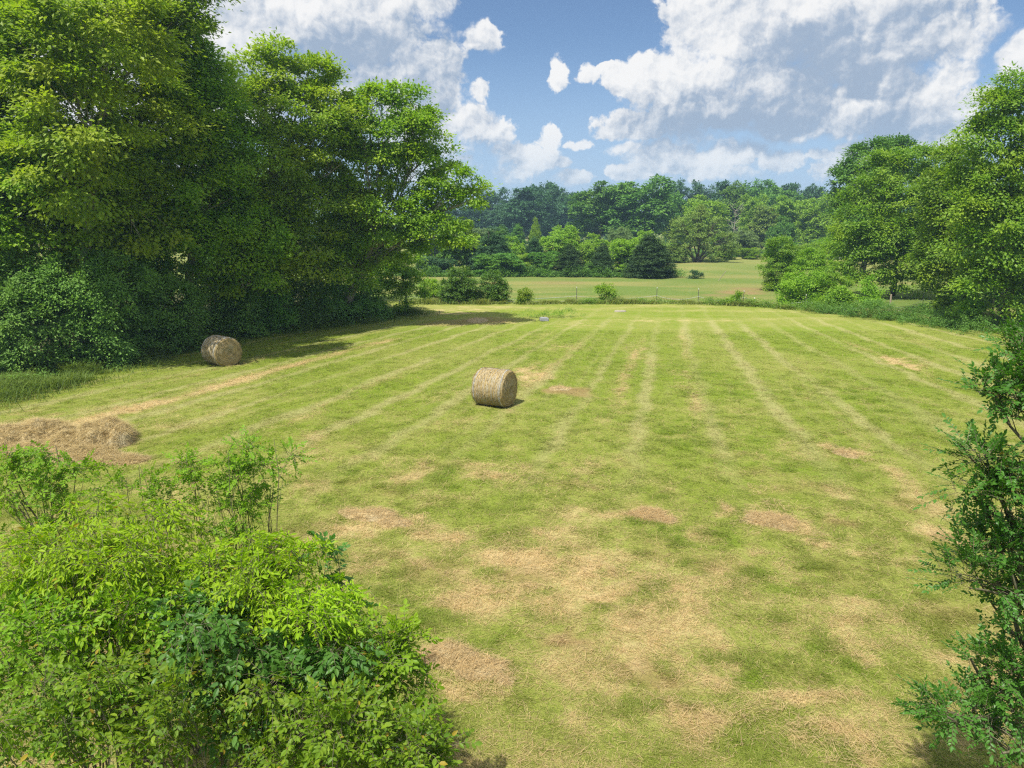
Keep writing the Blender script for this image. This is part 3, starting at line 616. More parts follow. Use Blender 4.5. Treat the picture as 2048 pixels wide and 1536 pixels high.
# thin bare stem behind the left bale
def pole_tree():
    b = gr(428, 672); root = empty('slender_tree', (b[0], b[1], float(ground_z(*b))), 'slender pale bare stem rising straight behind the left hay bale', 'tree')
    rng = np.random.default_rng(77); t = np.linspace(0, 1, 9)
    P = np.stack([.10 * np.sin(t * 3), 0 * t, -.05 + 3.3 * t], 1); fmesh('trunk', [tubes(P[None], (.065 * (1 - .5 * t))[None], 8)], M['bark_pale'], root, smooth=True)
    C, D, I = scatter_tufts([(.1, 0, 3.1, .6), (-.2, .1, 2.6, .45)], 30, rng); fmesh('crown', [tuft_leaves(C, D, 40, .4, .10, .5, rng)], M['privet_light'], root)
pole_tree()

# ------------------------------------------------------------------ right wood
tree('walnut_tree', 'big tree at the right border of the photo, tallest of the right trees', 'tree', (36.5, 52.5), px_lobes([(2045,185,49.5,1.6),(1995,215,49.5,1.3),(2085,230,50,2.2),(1950,265,49.5,1.3),(2010,290,49,1.9),(2075,330,49,2.3),(1945,330,49.5,1.3),(1990,385,48.5,1.7),(2060,420,48.5,2.1),(1935,410,49,1.3),(2000,470,48,1.7),(1945,490,48.5,1.4),(2065,520,48,2.0),(1990,550,48,1.5),(2040,595,48,1.3),(1950,565,48.5,1.2),(2110,450,50,2.6),(2110,600,49,1.8),(1965,430,50,1.5)]),
     '', M['right'], M['bark_dark'], .36, .7, seed=201, group='tall trees of the right wood', droop=.5, share=.4, dens=6, L=.21)
tree('walnut_tree', 'leafy tree between the big right border tree and the wide sunlit tree', 'tree', (38.5, 60), px_lobes([(1905,325,58,1.5),(1935,355,57.5,1.5),(1880,370,57.5,1.4),(1905,390,57.5,1.6),(1890,440,57.5,1.7),(1930,450,58,1.6),(1895,500,57,1.6),(1930,530,57,1.4),(1880,560,57,1.4),(1920,590,56.5,1.0),(1880,600,57,.9),(1865,520,57.5,1.3)]),
     '', M['right'], M['bark_dark'], .22, .6, seed=202, group='tall trees of the right wood', droop=.5, share=.5, dens=6)
tree('walnut_tree', 'wide sunlit tree whose thin trunk stands beside the wooden fence post', 'tree', (38.6, 72.5), px_lobes([(1765,345,71,1.9),(1815,330,71,1.8),(1865,345,72,2.0),(1735,390,70.5,1.8),(1790,410,70,2.3),(1850,420,70.5,2.4),(1720,440,70,1.8),(1770,470,69.5,2.2),(1835,490,69.5,2.3),(1700,490,70,1.8),(1735,530,69.5,1.8),(1790,540,69.5,1.9),(1845,555,69.5,1.6),(1700,545,70,1.3),(1880,470,71,2.0),(1900,400,72,1.8)]),
     '', M['right'], M['bark_dark'], .26, .62, seed=203, group='tall trees of the right wood', droop=.45, share=.4, dens=5.8)
tree('oak_tree', 'dark crowned tree showing over the wide sunlit tree on the right', 'tree', (47.5, 97), px_lobes([(1740,325,95,2.8),(1790,315,95,2.6),(1700,360,94,2.3),(1745,380,94,3),(1800,370,95,3),(1705,420,94,2.6),(1730,460,94,2.6)]),
     '', M['far'], M['bark_dark'], .4, .7, seed=204, group='tall trees of the right wood', dens=7, tr=1.0, L=.34, per=90)
tree('oak_tree', 'tree behind the big right border tree, beside its shaded side', 'tree', (47, 66), px_lobes([(1990,480,64,2.6),(2050,430,64,3),(1950,540,63,2.2),(2020,560,63,2.4),(2070,520,64,3),(1960,420,65,2.4)]),
     '', M['right_deep'], M['bark_dark'], .3, .6, seed=205, group='tall trees of the right wood', dens=9)
SH = [
 ('tall dark green shrub at the left of the right hand thicket', (30.2, 80), [(1560,500,79,1.5),(1550,535,79,1.5),(1580,530,79,1.5),(1560,565,78.5,1.3),(1585,570,78,1.0),(1545,575,78.5,.8)], 'right'),
 ('bright shrub in the middle of the right hand thicket', (33.5, 78), [(1620,525,77,1.5),(1650,545,76.5,1.3),(1600,550,77,1.3),(1635,575,76,1.2),(1660,500,80,1.3)], 'lime'),
 ('feathery yellow green shrub touching the rope fence', (24.9, 63.2), [(1590,565,63,1.0),(1575,585,62.5,.85),(1615,580,62.8,1.0),(1600,600,62.5,.7),(1630,560,63.2,.8)], 'lime'),
 ('leafy shrub between the feathery shrub and the low one by the post', (28.6, 66), [(1655,555,65,1.0),(1640,580,64.5,1.0),(1680,575,65,.9),(1665,600,64,.7)], 'right'),
 ('low bright shrub right of the feathery shrub at the fence', (28.3, 61), [(1675,590,60.5,.8),(1695,600,60.5,.75),(1660,605,60.2,.6),(1690,615,60.2,.5),(1640,620,60,.45)], 'lime'),
 ('thin leggy shrub beside the wide sunlit tree trunk', (31.6, 62.5), [(1745,565,62,.55),(1735,590,61.5,.6),(1755,595,61.5,.5),(1742,605,61.5,.5)], 'lime'),
 ('rounded light green shrub under the big right border tree', (32.3, 50.4), [(1935,600,49.8,.75),(1950,615,49.6,.7),(1925,625,49.5,.6),(1945,635,49.5,.5)], 'lime'),
]
for i, (lab, b, L, mt) in enumerate(SH):
    lb = px_lobes(L); zs = [(x, y, .5, r * .8) for x, y, z, r in lb if z < 2.0]
    tree('wild_shrub', lab, 'shrub', b, lb + zs, '', M[mt], M['bark_dark'], .045, stems=6, seed=450 + i, group='shrubs at the right hand end of the fence', dens=24, per=95, tr=.55, L=.18, asp=.5, share=.3, twig=.008, part=('stems', 'foliage'))
# small shrubs along the fence and in the pasture
SM = [
 ('small dense bush left of the first fence post', gr(1049, 606), [(1049,590,65.5,.55),(1043,600,65.5,.4),(1057,600,65.5,.42)], 'right'),
 ('leggy little bush with bare stems between the first and second fence posts', gr(1212, 606), [(1205,580,66,.5),(1220,577,66,.5),(1212,590,66,.5),(1222,588,66,.4)], 'lime'),
 ('small arch shaped bush with two leafy stems by the fence', gr(1470, 612), [(1463,596,63.5,.34),(1477,596,63.5,.34),(1470,589,63.5,.36),(1462,605,63.5,.26),(1478,605,63.5,.26)], 'lime'),
 ('dark low bush alone in the pasture', gr(1391, 557), [(1388,551,96,.55),(1396,552,96,.5)], 'far_dark'),
 ('conifer like dark bush at the left end of the rope fence', gr(918, 608), [(920,560,66.3,1.2),(900,580,66,1.1),(935,582,66,1.15),(915,600,65.7,.9),(945,600,66,.7)], 'left_deep'),
 ('rounded bush beside the conifer like bush at the rope end', gr(984, 606), [(985,565,66.6,1.0),(1000,585,66.5,.9),(972,585,66.5,.9),(990,598,66.3,.8)], 'right_deep'),
 ('small pale leafed bush left of the conifer like bush', gr(868, 606), [(860,575,67.5,.8),(875,590,67,.8),(855,598,67,.7)], 'lime'),
]
for i, (lab, b, L, mt) in enumerate(SM):
    lb = px_lobes(L)
    if i in (0, 4, 5, 6): lb = lb + [(x, y, .4, r * .8) for x, y, z, r in lb if z < 1.8]
    tree('fence_bush', lab, 'bush', b, lb, '', M[mt], M['bark_dark'], .03, stems=5, seed=480 + i, group='small bushes along the fence and pasture', dens=40, per=75, tr=.42, L=.16, asp=.5, share=.4, twig=.007, part=('stems', 'foliage'))

# leafy weeds: right hand border, fence, and the hedge foot
def leafy(name, n, pts, half, hgt, mat, label, seed, L=.12, per=26, tr=.3, cut=.4):
    rng = np.random.default_rng(seed); x, y = strip(n, pts, half, rng); cl = fbm(x / 1.6, y / 1.6, 3, seed)
    k = rng.random(n) < sstep(cut - .12, cut + .15, cl); x, y, cl = x[k], y[k], cl[k]
    z = ground_z(x, y) + hgt * rng.random(len(x)) ** 1.3 * (.3 + 1.2 * sstep(.35, .7, cl))
    C = np.stack([x, y, z + .06], 1); D = unit(np.stack([rng.normal(0, .5, len(x)), rng.normal(0, .5, len(x)), 1 + 0 * x], 1))
    return tag(fmesh(name, [tuft_leaves(C, D, per, tr, L, .4, rng, .3, .8)], mat), label, 'weeds', kind='stuff')
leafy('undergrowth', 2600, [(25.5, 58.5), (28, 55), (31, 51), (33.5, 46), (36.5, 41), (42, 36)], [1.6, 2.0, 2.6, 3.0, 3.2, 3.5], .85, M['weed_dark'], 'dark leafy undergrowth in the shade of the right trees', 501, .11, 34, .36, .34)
leafy('fence_weeds', 900, [(6, 65.2), (14, 65.2), (20, 63.6), (25, 60), (27.5, 57)], [.8, .8, .9, 1.2, 1.6], .45, M['weed'], 'green weeds growing below the rope fence', 502, .11, 26, .3, .42)
leafy('hedge_weeds', 1500, [(-16, 101), (0, 100), (12, 99.6), (23, 99.2)], 1.3, .9, M['weed_dark'], 'strip of tall weeds along the foot of the far hedge', 503, .24, 22, .6, .25)
leafy('edge_weeds', 900, EP, 1.6, .5, M['privet'], 'broad leafed weeds under the left hedge', 504, .12, 26, .3, .42)
leafy('weed_patch', 60, [(1.0, 55.2), (4.6, 55.6)], .9, .40, M['weed'], 'low weed patch around the pale block before the fence', 505, .10, 30, .35, .2)

# ------------------------------------------------------------------ hedge, lone tree and far woods: each tree a copy of one of a few built kinds
def kind_tree(kind, seed):
    rng = np.random.default_rng(seed)
    if kind == 'round':
        lb = [(0, 0, 6.2, 2.6)] + [(2.6 * math.cos(a) * q, 2.4 * math.sin(a) * q, z, r) for a, q, z, r in zip(rng.random(17) * 6.28, rng.uniform(.55, 1.15, 17), np.linspace(2.2, 8.9, 17), rng.uniform(1.1, 1.8, 17) * np.linspace(1.1, .75, 17))]
        return dict(lobes=lb, dens=10, per=44, tr=.62, L=.34, asp=.6, r0=.28, trunk=.7, share=.08)
    if kind == 'tall':
        lb = [(rng.normal(0, .5), rng.normal(0, .5), z, r) for z, r in zip(np.linspace(2.6, 9.2, 12), [1.5, 1.8, 1.9, 2.0, 1.9, 1.9, 1.8, 1.7, 1.5, 1.3, 1.0, .8])] + [(1.7 * math.cos(a), 1.5 * math.sin(a), z, 1.1) for a, z in zip(rng.random(8) * 6.28, rng.uniform(3, 8, 8))]
        return dict(lobes=lb, dens=10, per=42, tr=.62, L=.34, asp=.6, r0=.24, trunk=.8, share=.15)
    if kind == 'cedar':
        lb = [(rng.normal(0, .25), rng.normal(0, .25), z, r) for z, r in zip(np.linspace(.9, 9.3, 13), np.array([2.5, 2.8, 2.8, 2.7, 2.6, 2.4, 2.2, 1.95, 1.7, 1.4, 1.1, .8, .5]) * rng.uniform(.88, 1.12, 13))]
        lb += [(2.2 * math.cos(a), 2.2 * math.sin(a), rng.uniform(.8, 3.5), 1.2) for a in rng.random(6) * 6.28]
        return dict(lobes=lb, dens=11, per=44, tr=.55, L=.30, asp=.35, r0=.2, trunk=.95, share=.05, droop=.2)
    lb = [(rng.normal(0, 1.5), rng.normal(0, 1.4), z, r) for z, r in zip(rng.uniform(1.2, 7.6, 15), rng.uniform(1.3, 2.3, 15))] + [(rng.normal(0, 1.8), rng.normal(0, 1.6), 1.0, 1.5) for _ in range(4)]
    return dict(lobes=lb, dens=10, per=44, tr=.62, L=.34, asp=.55, r0=.14, stems=5, share=.1, droop=.5)
KINDS = {}
def far_tree(name, kind, var, px, base_py, top_py, wpx, Y, mat, label, cat='tree', group=None, rz=None):
    x = at(px, base_py, Y)[0]; zb = float(ground_z(x, Y)); h = at(px, top_py, Y)[2] - zb; w = wpx / FOC * Y
    nat = {'round': 7.4, 'tall': 5.4, 'cedar': 5.6, 'shrub': 7.4}[kind]; nh = {'round': 10.0, 'tall': 10.0, 'cedar': 9.8, 'shrub': 9.2}[kind]
    sx, sz = w / nat, h / nh
    if (kind, var) not in KINDS:
        root = tree(name, label, cat, (0, 0), leaf='', mat=mat, bark=M['bark_dark'], seed=900 + var * 7 + len(kind), **kind_tree(kind, 950 + var * 13 + len(kind)))
        KINDS[(kind, var)] = root; tag(root, label, cat, group)
        ch = list(root.children)
    else:
        src = KINDS[(kind, var)]; root = src.copy(); COL.objects.link(root); root.name = name; ch = []
        if 'group' in root: del root['group']
        tag(root, label, cat, group)
        for c in src.children:
            d = c.copy(); COL.objects.link(d); d.parent = root; ch.append(d)
    for c in ch:
        if c.name.startswith('crown'):
            c.material_slots[0].link = 'OBJECT'; c.material_slots[0].material = mat
    root.location = (x, Y, zb - .1); root.scale = (sx, sx, sz); root.rotation_euler = (0, 0, (px * 1.7 + var) % 6.28 if rz is None else rz)
    return root
HG = 'trees and bushes of the far hedge'
HEDGE = [  # kind, variant, px, base, top, width, Y, material, label
 ('shrub',0,868,556,505,70,104,'far_dark','dark bush at the left end of the far hedge, beside the left wood'),
 ('tall',0,905,556,430,64,106,'far','tall ivy clad tree at the left end of the far hedge'),
 ('tall',1,935,555,440,52,108,'far_light','slim pale green tree next to the ivy clad tree in the far hedge'),
 ('cedar',0,985,552,452,76,106,'far_dark','dark spreading cedar in the left part of the far hedge'),
 ('shrub',1,1000,553,500,84,102,'far','dusky bush in front of the spreading cedar in the far hedge'),
 ('shrub',2,1022,545,468,54,112,'far_light','light green bushy tree right of the spreading cedar'),
 ('cedar',1,1068,545,470,44,110,'far_dark','pointed cedar behind the light bushes of the far hedge'),
 ('shrub',0,1040,552,500,60,103,'far_light','bright bush low in the far hedge left of the ivied bush'),
 ('shrub',1,1090,553,497,56,102,'far','ivied bush in the middle of the far hedge'),
 ('round',0,1117,545,450,72,114,'far_light','largest light green tree in the middle of the far hedge'),
 ('cedar',2,1140,554,486,54,101,'cedar','dark cedar in the middle of the far hedge with a light tree above'),
 ('shrub',2,1180,540,462,62,114,'far_light','fresh green tree between the two middle cedars'),
 ('cedar',0,1204,553,482,46,101,'cedar','narrow brownish dark cedar right of the middle cedar'),
 ('shrub',0,1176,553,520,30,101,'far','small round bush between the two middle cedars'),
 ('shrub',1,1248,535,468,80,108,'lime','yellowest bush of the far hedge, left of the largest cedar'),
 ('shrub',2,1290,540,456,70,112,'far_light','pale tree standing behind the largest cedar'),
 ('cedar',1,1299,556,464,84,99,'cedar','largest cedar, at the right end of the far hedge'),
 ('shrub',0,1232,553,534,30,100,'far','low dark bush left of the largest cedar foot'),
 ('tall',2,1145,520,458,34,122,'far_light','slim light tree rising just behind the middle cedar'),
 ('cedar',2,960,545,470,50,112,'far','dull green cedar behind the slim pale tree'),
]
for i, (k, v, px, b, t, w, Y, m, lab) in enumerate(HEDGE):
    far_tree({'cedar': 'cedar_tree', 'shrub': 'hedge_bush', 'tall': 'hedge_tree', 'round': 'hedge_tree'}[k], k, v, px, b, t, w, Y, M[m], lab, 'tree' if k != 'shrub' else 'bush', HG)
MG = 'trees of the middle distance behind the far hedge'
MID = [
 ('shrub',1,880,530,455,90,150,'grey_green','grey green willow like tree behind the left end of the far hedge'),
 ('tall',1,925,530,440,60,160,'grey_green','soft grey green tree second from left behind the far hedge'),
 ('shrub',0,965,525,448,70,165,'grey_green','soft grey green tree above the spreading cedar'),
 ('cedar',0,1005,520,450,50,160,'far','dusky cedar behind the far hedge right of the grey green trees'),
 ('cedar',1,1035,515,446,36,165,'far','narrow dusky cedar behind the far hedge'),
 ('cedar',2,1071,505,434,26,150,'far_light','pale spire shaped young tree standing above the far hedge'),
 ('round',1,1195,505,365,110,205,'far','large dark round tree left of the largest round tree in the far wood'),
 ('round',2,1285,510,356,150,200,'far','largest round tree of the far wood, above the biggest cedar'),
 ('round',0,1355,500,385,70,215,'far','dark tree behind the lone tree on its left side'),
 ('round',1,1400,515,388,96,190,'far_light','light round crown rising directly behind the lone pasture tree'),
 ('tall',0,1462,505,365,66,230,'far','upright dark tree right of the light crown'),
 ('round',2,1500,500,388,60,205,'far_light','light green tree right of the dead snag'),
 ('tall',2,1522,508,412,56,190,'olive','brownish olive tree right of the dead snag'),
 ('round',0,1535,495,358,110,245,'far','broad dark tree on the skyline above the pale green trees'),
 ('round',1,1575,512,392,90,195,'far_light','pale rounded tree right of the olive tree'),
 ('shrub',2,1560,510,428,54,180,'far','deep green tree in front of the pale rounded tree'),
 ('round',2,1632,512,390,84,185,'far_light','sunlit rounded tree left of the right wood'),
 ('tall',1,1680,515,400,64,170,'far_light','light tree touching the left side of the right wood'),
 ('shrub',0,1650,515,470,60,150,'far','dark bush below the sunlit rounded tree'),
 ('shrub',1,1480,515,455,60,165,'grey_green','grey leafed bush at the foot of the dead snag'),
 ('shrub',2,1455,515,485,44,150,'far_light','low light bush right of the lone tree foot'),
 ('shrub',0,1340,520,480,50,150,'far_light','low light bush left of the lone tree foot'),
 ('shrub',1,1500,518,492,36,152,'lime','small bright bush at the far pasture border'),
 ('shrub',2,1570,515,470,60,120,'far','bush in the pasture behind the right hand thicket'),
 ('shrub',0,1620,518,475,60,115,'right','bushy tree behind the bright shrub of the right thicket'),
 ('shrub',1,1240,500,448,44,160,'grey_green','pale young tree in front of the largest round tree'),
 ('tall',0,1700,515,440,60,130,'far','shaded tree behind the wide sunlit tree'),
 ('round',1,1720,520,420,90,150,'far','round tree hidden mostly by the wide sunlit tree'),
 ('round',2,1850,530,420,110,140,'far','round tree in the gap behind the wide sunlit tree'),
 ('round',0,1960,540,430,120,130,'far','round tree far behind the big right border tree'),
]
for i, (k, v, px, b, t, w, Y, m, lab) in enumerate(MID):
    far_tree('distant_bush' if k == 'shrub' else 'distant_tree', k, v, px, b, t, w, Y, M[m], lab, 'bush' if k == 'shrub' else 'tree', MG)
FW = 'trees of the blue far wood on the skyline'
g = np.random.default_rng(31)
SKY = [(735,455,45),(790,440,70),(850,420,80),(905,410,60),(945,395,50),(985,376,62),(1010,398,50),(1045,378,74),(1075,370,70),(1118,368,66),(1150,385,60),(1100,400,60),(1215,372,50),(1250,372,50),(1362,360,54),(1400,368,60),(1440,366,56),(1480,375,50),(1510,372,60),(1570,368,60),(1605,372,56),(1640,376,60),(1672,378,50),(1700,372,70),(1760,380,90),(1830,385,90),(1910,380,90),(1000,430,80),(1060,430,80),(1130,430,80),(940,440,80),(1180,430,70),(1330,400,60),(1420,410,60),(1700,420,80),(680,450,60),(620,450,70),(560,450,70),(1990,390,90),(2060,395,90)]
for i, (px, t, w) in enumerate(SKY):
    far_tree('far_tree', ['round', 'tall', 'round'][i % 3], i % 3, px, 478, t + g.uniform(-4, 4), w * 1.25, 285 + g.uniform(-20, 35), M['far_dark'], 'dark bluish tree of the far wood along the skyline', 'tree', FW)
# low growth closing the foot of the far wood
leafy('far_wood_undergrowth', 900, [(-190, 268), (-60, 268), (60, 262), (190, 250)], 6, 5.0, M['far_dark'], 'dark undergrowth along the foot of the far wood', 506, .8, 24, 2.6, .0)
leafy('pasture_weeds', 260, [(28, 141), (42, 141)], 1.6, .5, M['olive'], 'dry weeds under the lone pasture tree', 507, .25, 20, .5, .2)
leafy('border_scrub', 700, [(18, 150), (45, 165), (75, 168), (110, 160)], 4, 1.8, M['far'], 'low scrub along the far border of the pasture', 508, .4, 24, 1.1, .3)
# the lone tree: a fan of many stems on two short trunks
lone = px_lobes([(1395,440,138,2.0),(1360,455,138,2.0),(1430,455,138,1.9),(1340,480,138,1.6),(1455,480,138,1.6),(1375,490,137,1.7),(1415,490,137,1.7),(1395,470,137,2),(1345,500,138,1.1),(1450,500,138,1.2),(1470,500,138,.9),(1400,425,138.5,1.3),(1370,505,137,1.0),(1425,505,137,1.0)])
tree('lone_tree', 'lone dome shaped olive tree on a double trunk standing in the pasture', 'tree', (35.6, 138.5), lone, '', M['olive'], M['bark_dark'], .17, stems=7, dens=9, per=44, tr=.75, L=.30, asp=.5, seed=601, share=.9, twig=.05, shell=.5)
far_tree('distant_bush', 'shrub', 1, 1345, 522, 486, 44, 137, M['olive'], 'olive bush joined to the left side of the lone tree', 'bush', MG)
def snag():
    x, y = at(1462, 500, 180)[0], 180.; rng = np.random.default_rng(5); root = empty('dead_tree', (x, y, 0), 'bare grey dead tree sticking up right of the lone pasture tree', 'tree')
    t = np.linspace(0, 1, 8); P = np.stack([.5 * np.sin(t * 2), 0 * t, 10.5 * t], 1); fmesh('trunk', [tubes(P[None], (.12 * (1 - .7 * t))[None], 6)], M['bark_pale'], root)
    S0 = np.stack([.5 * np.sin(t[3:] * 2), 0 * t[3:], 10.5 * t[3:]], 1).repeat(3, 0); a = rng.random(15) * 6.28
    E = S0 + np.stack([np.cos(a) * 2.6, np.sin(a) * 2, rng.uniform(1, 3.2, 15)], 1) * rng.uniform(.5, 1, (15, 1)); br = bez(S0, (S0 + E) / 2 + np.array([0, 0, -.4]), E, 6)
    tw0 = br[:, 3].repeat(2, 0); tw1 = tw0 + rng.normal(0, .7, (30, 3)) + np.array([0, 0, .8])
    fmesh('branches', [tubes(br, np.tile(np.linspace(.05, .025, 6), (15, 1)), 4), tubes(bez(tw0, (tw0 + tw1) / 2, tw1, 4), np.tile(np.linspace(.03, .02, 4), (30, 1)), 3)], M['bark_pale'], root)
snag()

# ------------------------------------------------------------------ hay bales
def haymat(name, end):
    m, T = newmat(name); tcn = T.n('ShaderNodeTexCoord'); o = tcn.outputs['Object']; s = T.n('ShaderNodeSeparateXYZ'); T.put(s.inputs[0], o); X_, Y_, Z_ = s.outputs
    rad = T.m('SQRT', T.m('ADD', T.m('MULTIPLY', Y_, Y_), T.m('MULTIPLY', Z_, Z_))); ang = T.m('ARCTAN2', Y_, Z_)
    cb = T.n('ShaderNodeCombineXYZ')
    if end:  # straw wound round and round: rings that wander
        wob = T.noise(o, 3.0, 3, .6); T.put(cb.inputs[0], T.m('MULTIPLY_ADD', wob, 3.4, T.m('MULTIPLY', rad, 26))); T.put(cb.inputs[1], T.m('MULTIPLY', ang, 1.3))
    else:
        T.put(cb.inputs[0], T.m('MULTIPLY', X_, 30)); T.put(cb.inputs[1], T.m('MULTIPLY', ang, 3.0))
    n1 = T.noise(cb.outputs[0], 1.0, 5, .7); n2 = T.noise(o, 26, 5, .75); n3 = T.noise(o, 2.2, 4, .6)
    n = T.m('MULTIPLY_ADD', n2, .5, T.m('MULTIPLY', n1, .5))
    col = T.mix(T.rng(n, .36, .62), (.17, .125, .055, 1), (.42, .325, .155, 1))
    col = T.mix(T.rng(n3, .45, .7, 0, .55), col, (.30, .275, .19, 1))
    col = T.mix(T.rng(n2, .30, .42, .6, 0), col, (.09, .065, .03, 1))
    out(T, pbsdf(T, col, .85, .12, bump(T, n, 1.0, .045))); return m
M['hay_side'] = haymat('hay_side', False); M['hay_end'] = haymat('hay_end', True)
m, T = newmat('bale_net'); out(T, pbsdf(T, (.42, .43, .42, 1), .45, .4)); M['net'] = m
def hay_bale(label, a, b, R0, Ln, rzx, seed):
    """a, b: ground point under the middle; rzx: direction the right end faces"""
    rng = np.random.default_rng(seed); root = empty('hay_bale', (a, b, float(ground_z(a, b)) - .05), label, 'hay bale', 'round hay bales on the meadow'); root.rotation_euler = (0, 0, rzx)
    nu, nv = 96, 40; u = np.linspace(0, 2 * np.pi, nu, endpoint=False); v = np.linspace(-.5, .5, nv) * Ln
    U, Vv = np.meshgrid(u, v, indexing='ij')
    def rad(U, Vv):
        q = R0 * (1 + .018 * (fbm(np.cos(U) * 2 + 9, Vv * 2 + np.sin(U) * 2, 3, seed) - .5) * 2) + .030 * (fbm(Vv * 7, np.cos(U) * 1.6 + np.sin(U) * 1.3, 2, seed + 1) - .5) + .028 * (fbm(Vv * 20, U * 9, 2, seed + 2) - .5)
        q = q - .07 * sstep(.40, .5, np.abs(Vv) / Ln) ** 2
        return q * (1 - .035 * sstep(.6, 1, -np.cos(U)))          # sags a little onto the ground
    Rr = rad(U, Vv); P = np.stack([Vv, np.sin(U) * Rr, R0 * .97 + np.cos(U) * Rr], -1)
    i = np.arange(nu)[:, None]; j = np.arange(nv - 1)[None]; k = (i + 1) % nu
    F = np.stack([i * nv + j, k * nv + j, k * nv + j + 1, i * nv + j + 1], -1).reshape(-1, 4)
    fmesh('straw_body', [(P.reshape(-1, 3) - [0, 0, R0], F)], M['hay_side'], root, smooth=True).location = (0, 0, R0)
    for sg in (-1, 1):
        nr = 22; rr = np.linspace(0, 1, nr); UU, RR = np.meshgrid(u, rr, indexing='ij'); edge = rad(u, np.full(nu, sg * Ln / 2))[:, None]
        dep = .055 * (1 - RR ** 2) + .05 * (fbm(RR * 9 + .35 * UU / 6.28 * 0 + np.cos(UU) * .6, np.sin(UU) * .6, 3, seed + 5) - .5) * (1 - RR ** 6) - .05 * np.exp(-(RR / .16) ** 2)
        Q = np.stack([sg * (Ln / 2 + dep), np.sin(UU) * edge * RR, np.cos(UU) * edge * RR - .03 * R0], -1)
        j2 = np.arange(nr - 1)[None]; Fe = np.stack([i * nr + j2, k * nr + j2, k * nr + j2 + 1, i * nr + j2 + 1], -1).reshape(-1, 4)
        fmesh('end_face', [(Q.reshape(-1, 3), Fe if sg < 0 else Fe[:, ::-1])], M['hay_end'], root, smooth=True).location = (0, 0, R0)
    loops = []                                             # net and twine wound round the bale
    for x in np.concatenate([np.linspace(-.44, .44, 15) * Ln + rng.normal(0, .012, 15), Ln * np.array([.40, .42, .435, -.41, -.43])]):
        uu = np.linspace(0, 2 * np.pi, 65); r_ = rad(uu, np.full(65, x)) + .003; loops.append(np.stack([x + .012 * np.sin(uu * 3 + x * 40), np.sin(uu) * r_, R0 * .97 + np.cos(uu) * r_], 1))
    fmesh('net_wrap', [tubes(np.array(loops), np.full((len(loops), 65), .0055), 4)], M['net'], root)
    n = 1500; uu = rng.random(n) * 2 * np.pi; x = rng.uniform(-.5, .5, n) * Ln; r_ = rad(uu, x) + .004      # ends of straw standing off
    Pn = np.stack([x, np.sin(uu) * r_, R0 * .97 + np.cos(uu) * r_], 1); Nn = np.stack([0 * x, np.sin(uu), np.cos(uu)], 1); Tn = np.stack([rng.normal(0, .35, n), np.cos(uu), -np.sin(uu)], 1) * np.sign(rng.normal(0, 1, n))[:, None]
    n2 = 1000; sg = np.sign(rng.normal(0, 1, n2)); u2 = rng.random(n2) * 2 * np.pi; q = np.sqrt(rng.random(n2)) * R0 * .98
    P2 = np.stack([sg * (Ln / 2 + .035 * (1 - (q / R0) ** 2)), np.sin(u2) * q, R0 * .97 + np.cos(u2) * q], 1); N2 = np.stack([sg, 0 * q, 0 * q], 1); T2 = np.stack([0 * q, np.cos(u2), -np.sin(u2)], 1)
    Pn, Nn, Tn = np.concatenate([Pn, P2]), np.concatenate([Nn, N2]), np.concatenate([Tn, T2]); L_ = rng.uniform(.05, .16, len(Pn))
    V4, F4 = leaf_mesh(Pn, unit(Tn + Nn * rng.uniform(.0, .45, (len(Pn), 1))), Nn, L_, .05 + 0 * L_ * 0 - .044, LEAF_FAR)
    c = np.array([.45, .35, .17]) * rng.uniform(.5, 1.2, (len(Pn), 1)); fmesh('loose_straw', [(V4, F4)], M['straw'], root, col=np.repeat(c, 4, 0))
    return root
cb_ = gr(990, 816); hay_bale('round hay bale standing alone in the middle of the sunny meadow', cb_[0] - .02, cb_[1] + .62, .76, 1.35, R(-26), 3)
lb_ = gr(437, 733); hay_bale('round hay bale in the tree shade at the left edge of the meadow', lb_[0], lb_[1] + .55, .76, 1.45, R(-40), 8)

